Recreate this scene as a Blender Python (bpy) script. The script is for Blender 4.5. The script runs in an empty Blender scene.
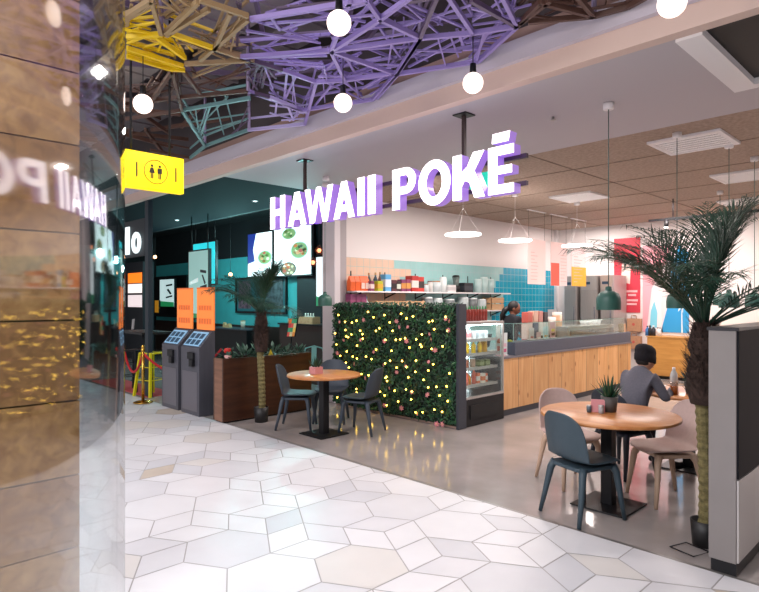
import bpy, math, random
from mathutils import Vector, Matrix
random.seed(7)
R=random.Random(11)
scene=bpy.context.scene
COL=scene.collection
PI=math.pi
# ------------------------------------------------------------------ camera numbers
CX,CY,CZ=7.24,-3.92,1.65; FOC=580.0; HX,HY=379.5,300.0
FW=(-.719,.695); RT=(.695,.719)
def at(px,py,z=None,X=None,Y=None,D=None):
    """a pixel of the photograph turned into a point on a given plane"""
    a=(px-HX)/FOC; b=(HY-py)/FOC
    r=(FW[0]+RT[0]*a, FW[1]+RT[1]*a, b)
    if z is not None: t=(z-CZ)/r[2]
    elif X is not None: t=(X-CX)/r[0]
    elif Y is not None: t=(Y-CY)/r[1]
    else: t=D
    return Vector((CX+r[0]*t, CY+r[1]*t, CZ+r[2]*t))
def cam2w(x,y,z=0.0):
    return Vector((CX+RT[0]*x+FW[0]*y, CY+RT[1]*x+FW[1]*y, z))
# ------------------------------------------------------------------ materials
def lin(c):
    return tuple(((v/12.92) if v<=.04045 else ((v+.055)/1.055)**2.4) for v in c)
def hexc(h):
    h=h.lstrip('#'); return lin(tuple(int(h[i:i+2],16)/255 for i in (0,2,4)))
MATS={}
def mat(name,col,rough=.5,metal=0.0,emit=0.0,ecol=None,var=0.0,scale=8.0,bump=0.0,stretch=(1,1,1),spec=.5,alpha=None,coat=0.0,col2=None,trans=0):
    if name in MATS: return MATS[name]
    m=bpy.data.materials.new(name); m.use_nodes=True
    nt=m.node_tree; b=nt.nodes['Principled BSDF']
    c=hexc(col)+(1,)
    b.inputs['Base Color'].default_value=c
    b.inputs['Roughness'].default_value=rough
    b.inputs['Metallic'].default_value=metal
    b.inputs['Specular IOR Level'].default_value=spec
    b.inputs['Coat Weight'].default_value=coat
    if emit:
        b.inputs['Emission Color'].default_value=(hexc(ecol)+(1,)) if ecol else c
        b.inputs['Emission Strength'].default_value=emit
    if var or bump or col2:
        tc=nt.nodes.new('ShaderNodeTexCoord'); mp=nt.nodes.new('ShaderNodeMapping')
        mp.inputs['Scale'].default_value=stretch
        nz=nt.nodes.new('ShaderNodeTexNoise'); nz.inputs['Scale'].default_value=scale; nz.inputs['Detail'].default_value=5
        nt.links.new(tc.outputs['Object'],mp.inputs[0]); nt.links.new(mp.outputs[0],nz.inputs['Vector'])
        if var or col2:
            rp=nt.nodes.new('ShaderNodeValToRGB')
            c2=(hexc(col2)+(1,)) if col2 else None
            lo=tuple(max(0,v*(1-var)) for v in c[:3])+(1,)
            hi=c2 if c2 else tuple(min(1,v*(1+var)) for v in c[:3])+(1,)
            rp.color_ramp.elements[0].position=.32; rp.color_ramp.elements[0].color=lo
            rp.color_ramp.elements[1].position=.68; rp.color_ramp.elements[1].color=hi
            nt.links.new(nz.outputs['Fac'],rp.inputs[0]); nt.links.new(rp.outputs[0],b.inputs['Base Color'])
        if bump:
            bp=nt.nodes.new('ShaderNodeBump'); bp.inputs['Strength'].default_value=bump; bp.inputs['Distance'].default_value=.01
            nt.links.new(nz.outputs['Fac'],bp.inputs['Height']); nt.links.new(bp.outputs[0],b.inputs['Normal'])
    MATS[name]=m; return m
def wood(name,ca,cb,axis='X',scale=3.0,stretch=14,rough=.4,boards=0,board_axis='Y',knots=0.0,knotcol='#5a3114'):
    m=bpy.data.materials.new(name); m.use_nodes=True; nt=m.node_tree; b=nt.nodes['Principled BSDF']
    b.inputs['Roughness'].default_value=rough
    tc=nt.nodes.new('ShaderNodeTexCoord'); mp=nt.nodes.new('ShaderNodeMapping')
    s={'X':(1,stretch,stretch),'Y':(stretch,1,stretch),'Z':(stretch,stretch,1)}[axis]
    mp.inputs['Scale'].default_value=s
    nz=nt.nodes.new('ShaderNodeTexNoise'); nz.inputs['Scale'].default_value=scale; nz.inputs['Detail'].default_value=6; nz.inputs['Distortion'].default_value=.6
    rp=nt.nodes.new('ShaderNodeValToRGB'); rp.color_ramp.elements[0].position=.3; rp.color_ramp.elements[1].position=.7
    rp.color_ramp.elements[0].color=hexc(ca)+(1,); rp.color_ramp.elements[1].color=hexc(cb)+(1,)
    L=nt.links.new
    L(tc.outputs['Object'],mp.inputs[0]); L(mp.outputs[0],nz.inputs['Vector']); L(nz.outputs['Fac'],rp.inputs[0])
    out=rp.outputs[0]
    if boards:
        sp=nt.nodes.new('ShaderNodeSeparateXYZ'); L(tc.outputs['Object'],sp.inputs[0])
        mu=nt.nodes.new('ShaderNodeMath'); mu.operation='DIVIDE'; mu.inputs[1].default_value=boards; L(sp.outputs[board_axis],mu.inputs[0])
        fl=nt.nodes.new('ShaderNodeMath'); fl.operation='FLOOR'; L(mu.outputs[0],fl.inputs[0])
        wn=nt.nodes.new('ShaderNodeTexWhiteNoise'); wn.noise_dimensions='1D'; L(fl.outputs[0],wn.inputs['W'])
        mr=nt.nodes.new('ShaderNodeMapRange'); mr.inputs['To Min'].default_value=.82; mr.inputs['To Max'].default_value=1.12; L(wn.outputs['Value'],mr.inputs[0])
        fr=nt.nodes.new('ShaderNodeMath'); fr.operation='FRACT'; L(mu.outputs[0],fr.inputs[0])
        gt=nt.nodes.new('ShaderNodeMath'); gt.operation='GREATER_THAN'; gt.inputs[1].default_value=.035; L(fr.outputs[0],gt.inputs[0])
        g2=nt.nodes.new('ShaderNodeMapRange'); g2.inputs['To Min'].default_value=.5; L(gt.outputs[0],g2.inputs[0])
        m1=nt.nodes.new('ShaderNodeMath'); m1.operation='MULTIPLY'; L(mr.outputs[0],m1.inputs[0]); L(g2.outputs[0],m1.inputs[1])
        mx=nt.nodes.new('ShaderNodeVectorMath'); mx.operation='SCALE'; L(out,mx.inputs[0]); L(m1.outputs[0],mx.inputs['Scale'])
        out=mx.outputs[0]
    if knots:
        mp2=nt.nodes.new('ShaderNodeMapping'); s2=[6,6,6]; s2['XYZ'.index(axis)]=3.0; mp2.inputs['Scale'].default_value=s2
        vo=nt.nodes.new('ShaderNodeTexVoronoi'); vo.inputs['Scale'].default_value=1.0; L(tc.outputs['Object'],mp2.inputs[0]); L(mp2.outputs[0],vo.inputs['Vector'])
        lt=nt.nodes.new('ShaderNodeMapRange'); lt.inputs['From Min'].default_value=knots*.6; lt.inputs['From Max'].default_value=knots; lt.inputs['To Min'].default_value=.75; lt.inputs['To Max'].default_value=0
        L(vo.outputs['Distance'],lt.inputs[0])
        mk=nt.nodes.new('ShaderNodeMixRGB'); mk.inputs[2].default_value=hexc(knotcol)+(1,); L(lt.outputs[0],mk.inputs[0]); L(out,mk.inputs[1]); out=mk.outputs[0]
    L(out,b.inputs['Base Color'])
    MATS[name]=m; return m
def glass(name,tint='#ffffff',rough=.02,f0=.045,oneside=False):
    """thin pane: clear, with mirror reflection that grows towards grazing angles"""
    m=bpy.data.materials.new(name); m.use_nodes=True; nt=m.node_tree; nt.nodes.clear(); L=nt.links.new
    o=nt.nodes.new('ShaderNodeOutputMaterial'); mix=nt.nodes.new('ShaderNodeMixShader')
    tr=nt.nodes.new('ShaderNodeBsdfTransparent'); tr.inputs[0].default_value=hexc(tint)+(1,)
    gl=nt.nodes.new('ShaderNodeBsdfGlossy'); gl.inputs['Roughness'].default_value=rough
    lw=nt.nodes.new('ShaderNodeLayerWeight')
    pw=nt.nodes.new('ShaderNodeMath'); pw.operation='POWER'; pw.inputs[1].default_value=5; L(lw.outputs['Facing'],pw.inputs[0])
    ma=nt.nodes.new('ShaderNodeMath'); ma.operation='MULTIPLY_ADD'; ma.inputs[1].default_value=1-f0; ma.inputs[2].default_value=f0; L(pw.outputs[0],ma.inputs[0])
    lw.inputs['Blend'].default_value=.5
    if oneside:
        ge=nt.nodes.new('ShaderNodeNewGeometry');iv=nt.nodes.new('ShaderNodeMath');iv.operation='SUBTRACT';iv.inputs[0].default_value=1;L(ge.outputs['Backfacing'],iv.inputs[1])
        mm=nt.nodes.new('ShaderNodeMath');mm.operation='MULTIPLY';L(ma.outputs[0],mm.inputs[0]);L(iv.outputs[0],mm.inputs[1]);L(mm.outputs[0],mix.inputs[0])
    else: L(ma.outputs[0],mix.inputs[0])
    L(tr.outputs[0],mix.inputs[1]); L(gl.outputs[0],mix.inputs[2]); L(mix.outputs[0],o.inputs[0])
    MATS[name]=m; return m
# ------------------------------------------------------------------ mesh builder
class MB:
    def __init__(s): s.v=[]; s.f=[]; s.m=[]; s.s=[]
    def add(s,vs,fs,m=0,sm=False):
        o=len(s.v); s.v+= [tuple(v) for v in vs]
        for f in fs: s.f.append(tuple(o+i for i in f)); s.m.append(m); s.s.append(sm)
        return s
    def box(s,x0,x1,y0,y1,z0,z1,m=0):
        if x0>x1:x0,x1=x1,x0
        if y0>y1:y0,y1=y1,y0
        if z0>z1:z0,z1=z1,z0
        v=[(x0,y0,z0),(x1,y0,z0),(x1,y1,z0),(x0,y1,z0),(x0,y0,z1),(x1,y0,z1),(x1,y1,z1),(x0,y1,z1)]
        return s.add(v,[(0,3,2,1),(4,5,6,7),(0,1,5,4),(1,2,6,5),(2,3,7,6),(3,0,4,7)],m)
    def bar(s,p,q,w,h,m=0,up=(0,0,1)):
        p=Vector(p);q=Vector(q);d=(q-p).normalized();u=Vector(up)
        if abs(d.dot(u))>.99:u=Vector((1,0,0))
        a=d.cross(u).normalized()*(w/2); b=a.cross(d).normalized()*(h/2)
        v=[p-a-b,p+a-b,p+a+b,p-a+b,q-a-b,q+a-b,q+a+b,q-a+b]
        return s.add(v,[(0,3,2,1),(4,5,6,7),(0,1,5,4),(1,2,6,5),(2,3,7,6),(3,0,4,7)],m)
    def tube(s,pts,rad,n=8,m=0,cap=True,sm=True):
        pts=[Vector(p) for p in pts]
        if not hasattr(rad,'__len__'): rad=[rad]*len(pts)
        vs=[];prev=None
        for i,p in enumerate(pts):
            d=(pts[min(i+1,len(pts)-1)]-pts[max(i-1,0)]).normalized()
            if prev is None:
                a=d.cross(Vector((0,0,1)))
                if a.length<.05:a=d.cross(Vector((1,0,0)))
            else:
                a=prev-d*prev.dot(d)
            a.normalize();prev=a;b=d.cross(a)
            for k in range(n):
                t=2*PI*k/n; vs.append(p+(a*math.cos(t)+b*math.sin(t))*rad[i])
        fs=[]
        for i in range(len(pts)-1):
            for k in range(n):
                k2=(k+1)%n; fs.append((i*n+k,i*n+k2,(i+1)*n+k2,(i+1)*n+k))
        s.add(vs,fs,m,sm)
        if cap:
            o=len(s.v)-len(vs)
            s.f.append(tuple(o+k for k in range(n))[::-1]);s.m.append(m);s.s.append(False)
            l=o+(len(pts)-1)*n
            s.f.append(tuple(l+k for k in range(n)));s.m.append(m);s.s.append(False)
        return s
    def lathe(s,prof,n=24,c=(0,0,0),m=0,sm=True):
        vs=[]
        for r,z in prof:
            for k in range(n):
                t=2*PI*k/n; vs.append((c[0]+max(r,1e-4)*math.cos(t),c[1]+max(r,1e-4)*math.sin(t),c[2]+z))
        fs=[]
        for i in range(len(prof)-1):
            for k in range(n):
                k2=(k+1)%n; fs.append((i*n+k,i*n+k2,(i+1)*n+k2,(i+1)*n+k))
        return s.add(vs,fs,m,sm)
    def ball(s,c,r,n=10,m=0,sc=(1,1,1)):
        vs=[];h=max(4,n//2+1)
        for i in range(h+1):
            a=PI*i/h
            for k in range(n):
                t=2*PI*k/n
                vs.append((c[0]+r*sc[0]*math.sin(a)*math.cos(t),c[1]+r*sc[1]*math.sin(a)*math.sin(t),c[2]-r*sc[2]*math.cos(a)))
        fs=[]
        for i in range(h):
            for k in range(n):
                k2=(k+1)%n; fs.append((i*n+k,i*n+k2,(i+1)*n+k2,(i+1)*n+k))
        return s.add(vs,fs,m,True)
    def prism(s,poly,o,u,w,n,m=0):
        """2-D polygon in axes u,w from origin o, extruded by vector n"""
        o=Vector(o);u=Vector(u);w=Vector(w);n=Vector(n);k=len(poly)
        a=[o+u*p[0]+w*p[1] for p in poly]; b=[p+n for p in a]
        fs=[tuple(range(k))[::-1],tuple(range(k,2*k))]+[(i,(i+1)%k,k+(i+1)%k,k+i) for i in range(k)]
        return s.add(a+b,fs,m)
    def quad(s,a,b,c,d,m=0): return s.add([a,b,c,d],[(0,1,2,3)],m)
    def xf(s,M):
        s.v=[tuple(M@Vector(v)) for v in s.v]; return s
    def mesh(s,name,mats):
        me=bpy.data.meshes.new(name); me.from_pydata(s.v,[],s.f)
        for m in (mats if isinstance(mats,(list,tuple)) else [mats]): me.materials.append(m)
        me.polygons.foreach_set('material_index',s.m); me.polygons.foreach_set('use_smooth',s.s); me.update()
        return me
def link(name,me,parent=None,bevel=0,loc=None):
    o=bpy.data.objects.new(name,me); COL.objects.link(o)
    if parent is not None: o.parent=parent
    if loc is not None:o.location=loc
    if bevel:
        b=o.modifiers.new('bevel','BEVEL'); b.width=bevel; b.segments=2; b.limit_method='ANGLE'; b.angle_limit=.6
    return o
def part(name,mb,mats,parent,bevel=0,world=False,label=None,loc=None):
    if world:
        l=parent.location
        g=parent
        while g.parent is not None: g=g.parent; l=l+g.location
        mb.v=[(v[0]-l.x,v[1]-l.y,v[2]-l.z) for v in mb.v]
    o=link(name,mb.mesh(name,mats),parent,bevel,loc)
    if label:o['label']=label
    return o
def tag(o,label,cat,group=None):
    o['label']=label;o['category']=cat
    if group:o['group']=group
    return o
def thing(name,label,cat,loc=(0,0,0),rot=0,group=None):
    o=bpy.data.objects.new(name,None); COL.objects.link(o); o.empty_display_size=.1
    o.location=loc;o.rotation_euler=(0,0,rot)
    return tag(o,label,cat,group)
def single(name,mb,mats,label,cat,loc=(0,0,0),rot=0,group=None,bevel=0,world=False):
    """a thing that is one mesh"""
    if world: mb.v=[(v[0]-loc[0],v[1]-loc[1],v[2]-loc[2]) for v in mb.v]
    o=link(name,mb.mesh(name,mats),None,bevel,loc); o.rotation_euler=(0,0,rot)
    return tag(o,label,cat,group)
def struct(name,mb,mats,bevel=0,parent=None):
    o=link(name,mb.mesh(name,mats),parent,bevel)
    if parent is None:o['kind']='structure'
    return o
def dup(root,loc,rot,label,group=None):
    r=root.copy();COL.objects.link(r);r.location=loc;r.rotation_euler=(0,0,rot);r['label']=label
    if group:r['group']=group
    for ch in list(root.children):
        c=ch.copy();COL.objects.link(c);c.parent=r
        for g in list(ch.children):
            d=g.copy();COL.objects.link(d);d.parent=c
    return r
def face_rot(fx,fy): return math.atan2(-fx,fy)   # local +Y turned to (fx,fy)

# ------------------------------------------------------------------ palette
M_black=mat('black_metal','#16161a',.45,.3)
M_dark=mat('dark_grey_laminate','#3a3d47',.5,var=.06,scale=20)
M_graph=mat('graphite_metal','#56565f',.38,.35,var=.08,scale=6,stretch=(3,3,.3))
M_white=mat('white_paint','#efebec',.6)
M_steel=mat('brushed_steel','#b3aca9',.36,.5,var=.07,scale=5,stretch=(20,20,.6))
M_brass=mat('brass','#c69a45',.25,1.0)
M_cord=mat('cord_black','#1b1b1d',.6)
M_table=wood('orange_wood','#b5713d','#cf9058','X',2.0,9,.32)
M_green=mat('green_lamp_enamel','#2f5a50',.45)

# ================================================================== FLOORS
def tile_floor():
    b=MB(); S=.31; g=.004
    # hexagons, some whole and some cut into three rhombi
    w=math.sqrt(3)*S
    def inset(poly,z=0.0):
        c=[sum(p[0] for p in poly)/len(poly),sum(p[1] for p in poly)/len(poly)]
        n=len(poly);out=[]
        # inset by moving every edge inwards by g
        for i in range(n):
            p0=poly[i-1];p1=poly[i];p2=poly[(i+1)%n]
            e1=(p1[0]-p0[0],p1[1]-p0[1]);e2=(p2[0]-p1[0],p2[1]-p1[1])
            l1=math.hypot(*e1);l2=math.hypot(*e2)
            n1=(-e1[1]/l1,e1[0]/l1);n2=(-e2[1]/l2,e2[0]/l2)
            den=1+n1[0]*n2[0]+n1[1]*n2[1]
            out.append((p1[0]+g*(n1[0]+n2[0])/den,p1[1]+g*(n1[1]+n2[1])/den))
        return out
    def clip(poly):
        out=[];n=len(poly)
        for i in range(n):
            a=poly[i];c=poly[(i+1)%n]
            if a[1]<=-.02:out.append(a)
            if (a[1]<-.02)!=(c[1]<-.02):
                t=(-.02-a[1])/(c[1]-a[1]);out.append((a[0]+(c[0]-a[0])*t,-.02))
        return out
    def put(poly,m):
        p=clip(inset(poly))
        if len(p)>=3:b.add([(q[0],q[1],0) for q in p],[tuple(range(len(p)))],m)
    rr=random.Random(5)
    for j in range(-14,4):
        for i in range(-18,22):
            cx=i*w+(w/2 if j%2 else 0); cy=j*1.5*S-.1
            if cx<-9 or cx>11 or cy>.4: continue
            h=[(cx+S*math.sin(PI/3*k),cy-S*math.cos(PI/3*k)) for k in range(6)]   # ccw
            def pick():
                x=rr.random()
                return 0 if x<.46 else 1 if x<.74 else 2 if x<.91 else 3 if x<.985 else 4
            if (i*2+j*3)%3==0 or rr.random()<.12:
                o=rr.choice((0,1))
                for k in range(3):
                    a=h[(2*k+o)%6];c2=h[(2*k+1+o)%6];d=h[(2*k+2+o)%6]
                    put([(cx,cy),a,c2,d],pick())
            else: put(h,pick())
    # grout bed just under the tiles
    b.add([(-12,-14,-.003),(12,-14,-.003),(12,0,-.003),(-12,0,-.003)],[(0,1,2,3)],5)
    ms=[mat('tile_white','#e2e2e5',.36,var=.03,scale=3),mat('tile_pale_grey','#d8d8dc',.36,var=.03,scale=3),
        mat('tile_grey','#d0d1d6',.38,var=.03,scale=3),mat('tile_cream','#dad7d4',.36,var=.03,scale=3),mat('tile_sand','#cfc3b6',.25,var=.05,scale=4),
        mat('grout','#b3b0b0',.8)]
    struct('floor',b,ms)
tile_floor()
M_conc=mat('polished_concrete','#a19996',.13,var=.16,scale=1.6,spec=.55)
b=MB();b.box(-12,14,0,9.6,-.12,-.004);struct('floor_shop',b,M_conc)
b=MB();b.box(-12,14,-.022,.012,-.1,-.001);struct('trim_1',b,mat('threshold_metal','#8b8885',.35,.6))

# ================================================================== CEILINGS AND BULKHEAD
SOF=3.35
M_sof=mat('soffit_grey','#bdb6bb',.65)
b=MB();b.box(0,5.86,.10,2.07,SOF,SOF+.12);b.box(5.86,14,1.42,2.07,SOF,SOF+.12);struct('ceiling',b,M_sof)
b=MB();b.box(-12,0,.10,2.07,SOF,SOF+.12);struct('ceiling_teal',b,mat('dark_teal_soffit','#0d1c23',.8,spec=.12))
b=MB();b.box(-12,14,0,.10,SOF-.0,3.50);struct('trim_2',b,mat('cream_fascia','#d9bfb3',.6))
b=MB();b.box(-12,14,-.05,.10,3.50,3.665);struct('trim_3',b,mat('lilac_fascia','#cfc7d3',.6))
b=MB();b.box(-12,14,-.02,.10,3.665,3.75);struct('trim_4',b,mat('tan_fascia','#a98a80',.6))
b=MB();b.box(-12,14,.02,.12,3.75,4.9);struct('wall_void',b,mat('void_wall','#4b4346',.8))
M_woodwool=mat('woodwool_ceiling','#a59081',.9,var=.18,scale=26,bump=.25)
b=MB();b.box(-.1,14,2.07,9.6,3.38,3.5)
struct('ceiling_shop',b,M_woodwool)
b=MB()                                       # fine dark joints between the boards
for y in (3.27,4.47,5.67,6.87,8.07): b.box(-.0,13,y-.006,y+.006,3.374,3.381)
for x in (1.1,3.5,5.9,8.3): b.box(x-.006,x+.006,2.1,9.2,3.374,3.381)
struct('trim_5',b,mat('ceiling_joint','#7c685c',.8))
b=MB();b.box(-12,-.1,2.07,5.0,3.75,3.87);struct('ceiling_unit',b,mat('void_black','#101216',.8))
b=MB();b.box(-12,0,2.07,2.15,SOF,3.75);struct('trim_6',b,mat('dark_edge','#101a1f',.7))
# service void above the corridor
b=MB();b.box(-14,12,-5.0,.0,4.75,4.85);struct('ceiling_void',b,mat('void_ceiling','#85797f',.85,var=.45,scale=2.2))
# white frame and black panel let into the soffit at the right
b=MB();b.box(5.86,6.02,.10,1.42,SOF-.02,SOF+.1);b.box(6.02,14,1.32,1.42,SOF-.02,SOF+.1);struct('trim_7',b,M_white)
b=MB();b.box(6.02,14,.10,1.32,SOF+.03,SOF+.1);struct('ceiling_panel',b,mat('black_gloss_panel','#0b0c0f',.6))

# ================================================================== WALLS
M_wallw=mat('wall_white','#e9e3e2',.7)
b=MB();b.box(-.25,-.1,2.10,9.6,0,3.4);struct('wall_left',b,M_wallw)
b=MB();b.box(-.1,14,9.3,9.45,0,3.4);struct('wall_back',b,M_wallw)
b=MB();b.box(13.8,13.95,2.07,9.3,0,3.4);struct('wall_right',b,M_wallw)
M_col=mat('column_white','#d6cfd2',.6)
b=MB();b.box(-.25,.06,2.02,2.14,0,SOF);struct('wall_end',b,M_col,bevel=.004)
b=MB();b.box(-.1,.0,2.14,2.32,0,3.38);struct('trim_8',b,mat('column_grey','#a9a3a6',.6))
# tiles: beige, pale aqua and deep teal squares in stepped fields; 15 cm square tiles
def tile_wall():
    b=MB();T=.15;X=-.098
    y=2.34;j=0
    tops={0:2.27,1:2.36}
    ny=int((9.28-2.34)/T)
    for i in range(ny):
        y0=2.34+i*T
        for k in range(16):
            z0=-.03+k*T
            if z0<.6: continue
            # which field: stepped borders
            e1=3.75+((k*7)%5-2)*.15            # beige -> aqua
            e2=6.72+((k*5)%4-1.5)*.16           # aqua -> deep teal
            if y0<e1-.01: m=0 if k<16 else 0
            elif y0<e2: m=1
            else: m=2
            g=.0035
            b.add([(X,y0+g,z0+g),(X,y0+T-g,z0+g),(X,y0+T-g,z0+T-g),(X,y0+g,z0+T-g)],[(0,1,2,3)],m)
    b.box(-.1,-.0985,2.34,2.34+ny*T,.57,2.37,3)
    ms=[mat('tile_peach','#e0c2aa',.3,var=.03,scale=5),mat('tile_aqua','#9fcfce',.22,var=.04,scale=5),mat('tile_teal','#189fbd',.2,var=.07,scale=5),mat('tile_grout','#a3c2c6',.7)]
    struct('wall_tiles',b,ms)
tile_wall()
b=MB();b.box(-.1,-.03,9.2,9.3,0,3.38);struct('trim_9',b,M_white)

# ================================================================== LEFT FOREGROUND GLASS
def front_glass():
    d=.10; th0=math.radians(-12.9); RR=21.2*d
    p0=Vector((d*-1.7,d*2.944)); t=Vector((math.sin(th0),math.cos(th0))); n=Vector((t.y,-t.x))
    C=p0-n*RR
    pts=[p0-t*s for s in (1.0,.7,.4,.2)]
    for i in range(0,24):
        a=math.radians(12.9+i*.6)
        pts.append(C+Vector((math.cos(a),math.sin(a)))*RR)
    b=MB();th=.008;vs=[]
    for i,p in enumerate(pts):
        q=pts[min(i+1,len(pts)-1)]-pts[max(i-1,0)];q.normalize();nn=Vector((q.y,-q.x))
        for off in (0,-th):
            c=p+nn*off
            for z in (.002,3.34): vs.append(cam2w(c.x,c.y,z))
    fs=[]
    for i in range(len(pts)-1):
        o=i*4
        fs+= [(o,o+4,o+5,o+1),(o+2,o+3,o+7,o+6),(o+1,o+5,o+7,o+3),(o,o+2,o+6,o+4)]
    l=(len(pts)-1)*4
    fs+= [(0,1,3,2),(l,l+2,l+3,l+1)]
    b.add(vs,fs,0,True)
    o=struct('window_1',b,glass('shop_glass','#eef2f3',.05,.06,True))
    b=MB();b.v=[];pl=[cam2w(p.x-.006,p.y,0) for p in pts]
    for i in range(len(pl)-1):
        b.bar(pl[i]+Vector((0,0,3.36)),pl[i+1]+Vector((0,0,3.36)),.06,.04)
    struct('trim_10',b,M_graph)
front_glass()
M_boards=wood('shop_boards','#8a6038','#b58a55','X',2.2,7,.45)
def wood_wall():
    # boarded display wall behind the curved glass, running the way the shop runs
    e=cam2w(-1.5,2.9); b=MB()
    hs=[0,.42,.78,1.15,1.55,1.98,2.42,2.78,3.14,3.4]
    for i in range(len(hs)-1):
        b.box(e.x-.05,e.x,e.y-1.5,e.y,hs[i]+.004,hs[i+1]-.004,i%2)
    b.box(e.x-.06,e.x-.02,e.y-1.5,e.y-.004,0,3.4,2)
    ms=[M_boards,wood('shop_boards_dark','#7d5633','#a87b4b','X',2.2,7,.45),mat('board_gap','#3c2a20',.8)]
    struct('wall_shop_boards',b,ms)
wood_wall()

# ================================================================== LATTICE CEILING SCULPTURE
def lattice():
    Z=3.585
    cols={'yellow':('#e8c400','yellow slats'),'ochre':('#9c8360','tan brown slats'),'brown':('#5b4036','dark brown slats'),'umber':('#5a4038','dark brown slats'),
          'purple':('#9684c4','purple slats'),'plum':('#5d4c66','plum slats'),'lilac':('#bdb2e2','pale lilac slats'),'teal':('#6f9a9c','grey teal slats')}
    B={k:MB() for k in cols}
    def which(x,y):
        if 120<x<192 and 24<y<82: return 'yellow'
        if x<236: return 'teal' if (y>102 and x>180) else 'ochre' if y<75 else 'brown'
        if x<268: return 'plum'
        if x<318 and y>104: return 'lilac' if x<300 or y>112 else 'purple'
        if x<526: return 'purple' if y>16 else ('purple' if R.random()<.6 else 'plum')
        return 'umber'
    def strip(a,c,w,h,dz=0):
        pa=at(*a,z=Z);pc=at(*c,z=Z)
        pa.y=min(pa.y,-.08);pc.y=min(pc.y,-.08)
        pa.z+=dz;pc.z+=dz
        k=which((a[0]+c[0])/2,(a[1]+c[1])/2)
        B[k].bar(pa,pc,w,h)
    main=[((250.5,19.4),(367,0)),((240,57),(331,50.6)),((331,51),(396,74)),((331,51),(350,0)),((282,70),(316,82)),((316,82),(345.5,80)),((345.5,80),(400,72)),
     ((378,101),(396,74)),((303,110),(378,101)),((316,82),(305,124)),((269.5,97),(307,112)),((380,19),(420,38)),((420,38),(473,33)),((473,33),(517,26)),
     ((420,38),(397,74)),((397,74),(380,99)),((517,26),(483,63)),((455,65),(483,63)),((397,74),(455,65)),((471,0),(517,26)),((517,26),(540,2)),((520,23),(550,0)),
     ((528,22),(594,16)),((594,16),(632,10.5)),((632,10.5),(648,-4)),((127,37),(161,34)),((155,36),(185,58)),((127,48),(183,66)),((127,56),(170,69)),((170,69),(185,70)),
     ((161,34),(151,0)),((166,35),(209,9)),((170,33),(213,48)),((213,48),(246,59)),((165,33),(198,2)),((230,13),(215,48)),((185,64),(254,60)),((183,71),(200,93)),
     ((172,71),(182,110)),((152,100),(248,91)),((200,0),(248,16)),((248,91),(303,110)),((240,57),(282,70)),((250,92),(269,97)),((184,110),(250,98)),((182,110),(205,146)),
     ((205,146),(248,130)),((248,130),(305,124)),((205,146),(190,158)),((345,80),(331,51)),((396,74),(420,38)),((331,51),(420,38)),((367,0),(380,19)),((380,19),(331,51)),((380,19),(420,-10)),
     ((420,38),(438,-6)),((448,-4),(473,33)),((517,26),(500,-8)),((594,16),(575,-6)),((540,2),(594,16)),((120,100),(152,100)),((152,100),(172,71)),((120,120),(184,110)),((190,158),(150,150)),((120,20),(151,0)),((248,19),(200,60))]
    for a,c in main:
        strip(a,c,.028,.034)
        strip(a,c,.016,.022,.13)
    cells=[((250,19),(367,0),(380,19),(331,51)),((250,19),(331,51),(240,57)),((240,57),(331,51),(316,82),(282,70)),((331,51),(396,74),(345,80),(316,82)),((282,70),(316,82),(305,124),(269,97)),
     ((316,82),(345,80),(378,101),(303,110)),((345,80),(396,74),(378,101)),((331,51),(380,19),(420,38),(396,74)),((420,38),(473,33),(455,65),(397,74)),((473,33),(517,26),(483,63),(455,65)),
     ((380,19),(420,-10),(471,0),(473,33),(420,38)),((471,0),(540,0),(517,26),(473,33)),((528,22),(550,-4),(594,16)),((594,16),(575,-6),(640,-6),(632,10)),((127,37),(161,34),(185,58),(183,66),(127,48)),
     ((127,48),(185,66),(172,71),(127,56)),((151,0),(198,0),(209,9),(165,33)),((213,48),(230,13),(248,19),(246,59)),((170,33),(213,48),(246,59),(185,64)),((185,68),(254,60),(248,91),(200,93)),
     ((248,60),(282,70),(269,97),(248,91)),((182,110),(248,98),(248,130),(205,146)),((120,100),(172,71),(182,110)),((269,97),(303,110),(305,124),(270,122)),((120,15),(151,0),(161,34),(127,37))]
    rr=random.Random(3)
    for c in cells:
        n=len(c)
        for k in range(10):
            i=rr.randrange(n);j=(i+rr.choice((1,2) if n>3 else (1,2)))%n
            def pt(e):
                t=rr.uniform(.12,.88);p=c[e];q=c[(e+1)%n];return (p[0]+(q[0]-p[0])*t,p[1]+(q[1]-p[1])*t)
            a,d=pt(i),pt(j)
            strip(a,d,rr.choice((.010,.012,.02)),.014,rr.uniform(.0,.1))
    # upper, darker layer of the sculpture, over the whole corridor bay
    for k in range(95):
        x=rr.uniform(-6,8.2);y=rr.uniform(-3.6,-.3);a=rr.uniform(0,PI);l=rr.uniform(.35,.85)
        z=rr.uniform(3.84,4.05)
        p=Vector((x-l*math.cos(a),max(-3.8,min(-.15,y-l*math.sin(a))),z));q=Vector((x+l*math.cos(a),max(-3.8,min(-.15,y+l*math.sin(a))),z+rr.uniform(-.12,.12)))
        kx='brown' if x<1.2 else 'umber' if x>5.6 else 'plum'
        B[kx].bar(p,q,.03,.05)
    t=thing('lattice_sculpture','faceted lattice of yellow, brown and purple slats hung under the corridor ceiling','ceiling sculpture',(3,-1.5,Z))
    for k,(c,l) in cols.items():
        if B[k].v: part('slat_panel',B[k],mat('slat_'+k,c,.45),t,world=True,label=l)
    for (x,y0) in ((248,91),(249,128),(161,34),(420,38),(205,146),(594,16)):
        p=at(x,y0,z=Z);b=MB()
        b.tube([p,(p.x,p.y,4.75)],.018,8)
        part('hanging_rod',b,mat('rod_lilac','#8f82a0',.3,.6),t,world=True)
lattice()
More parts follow.
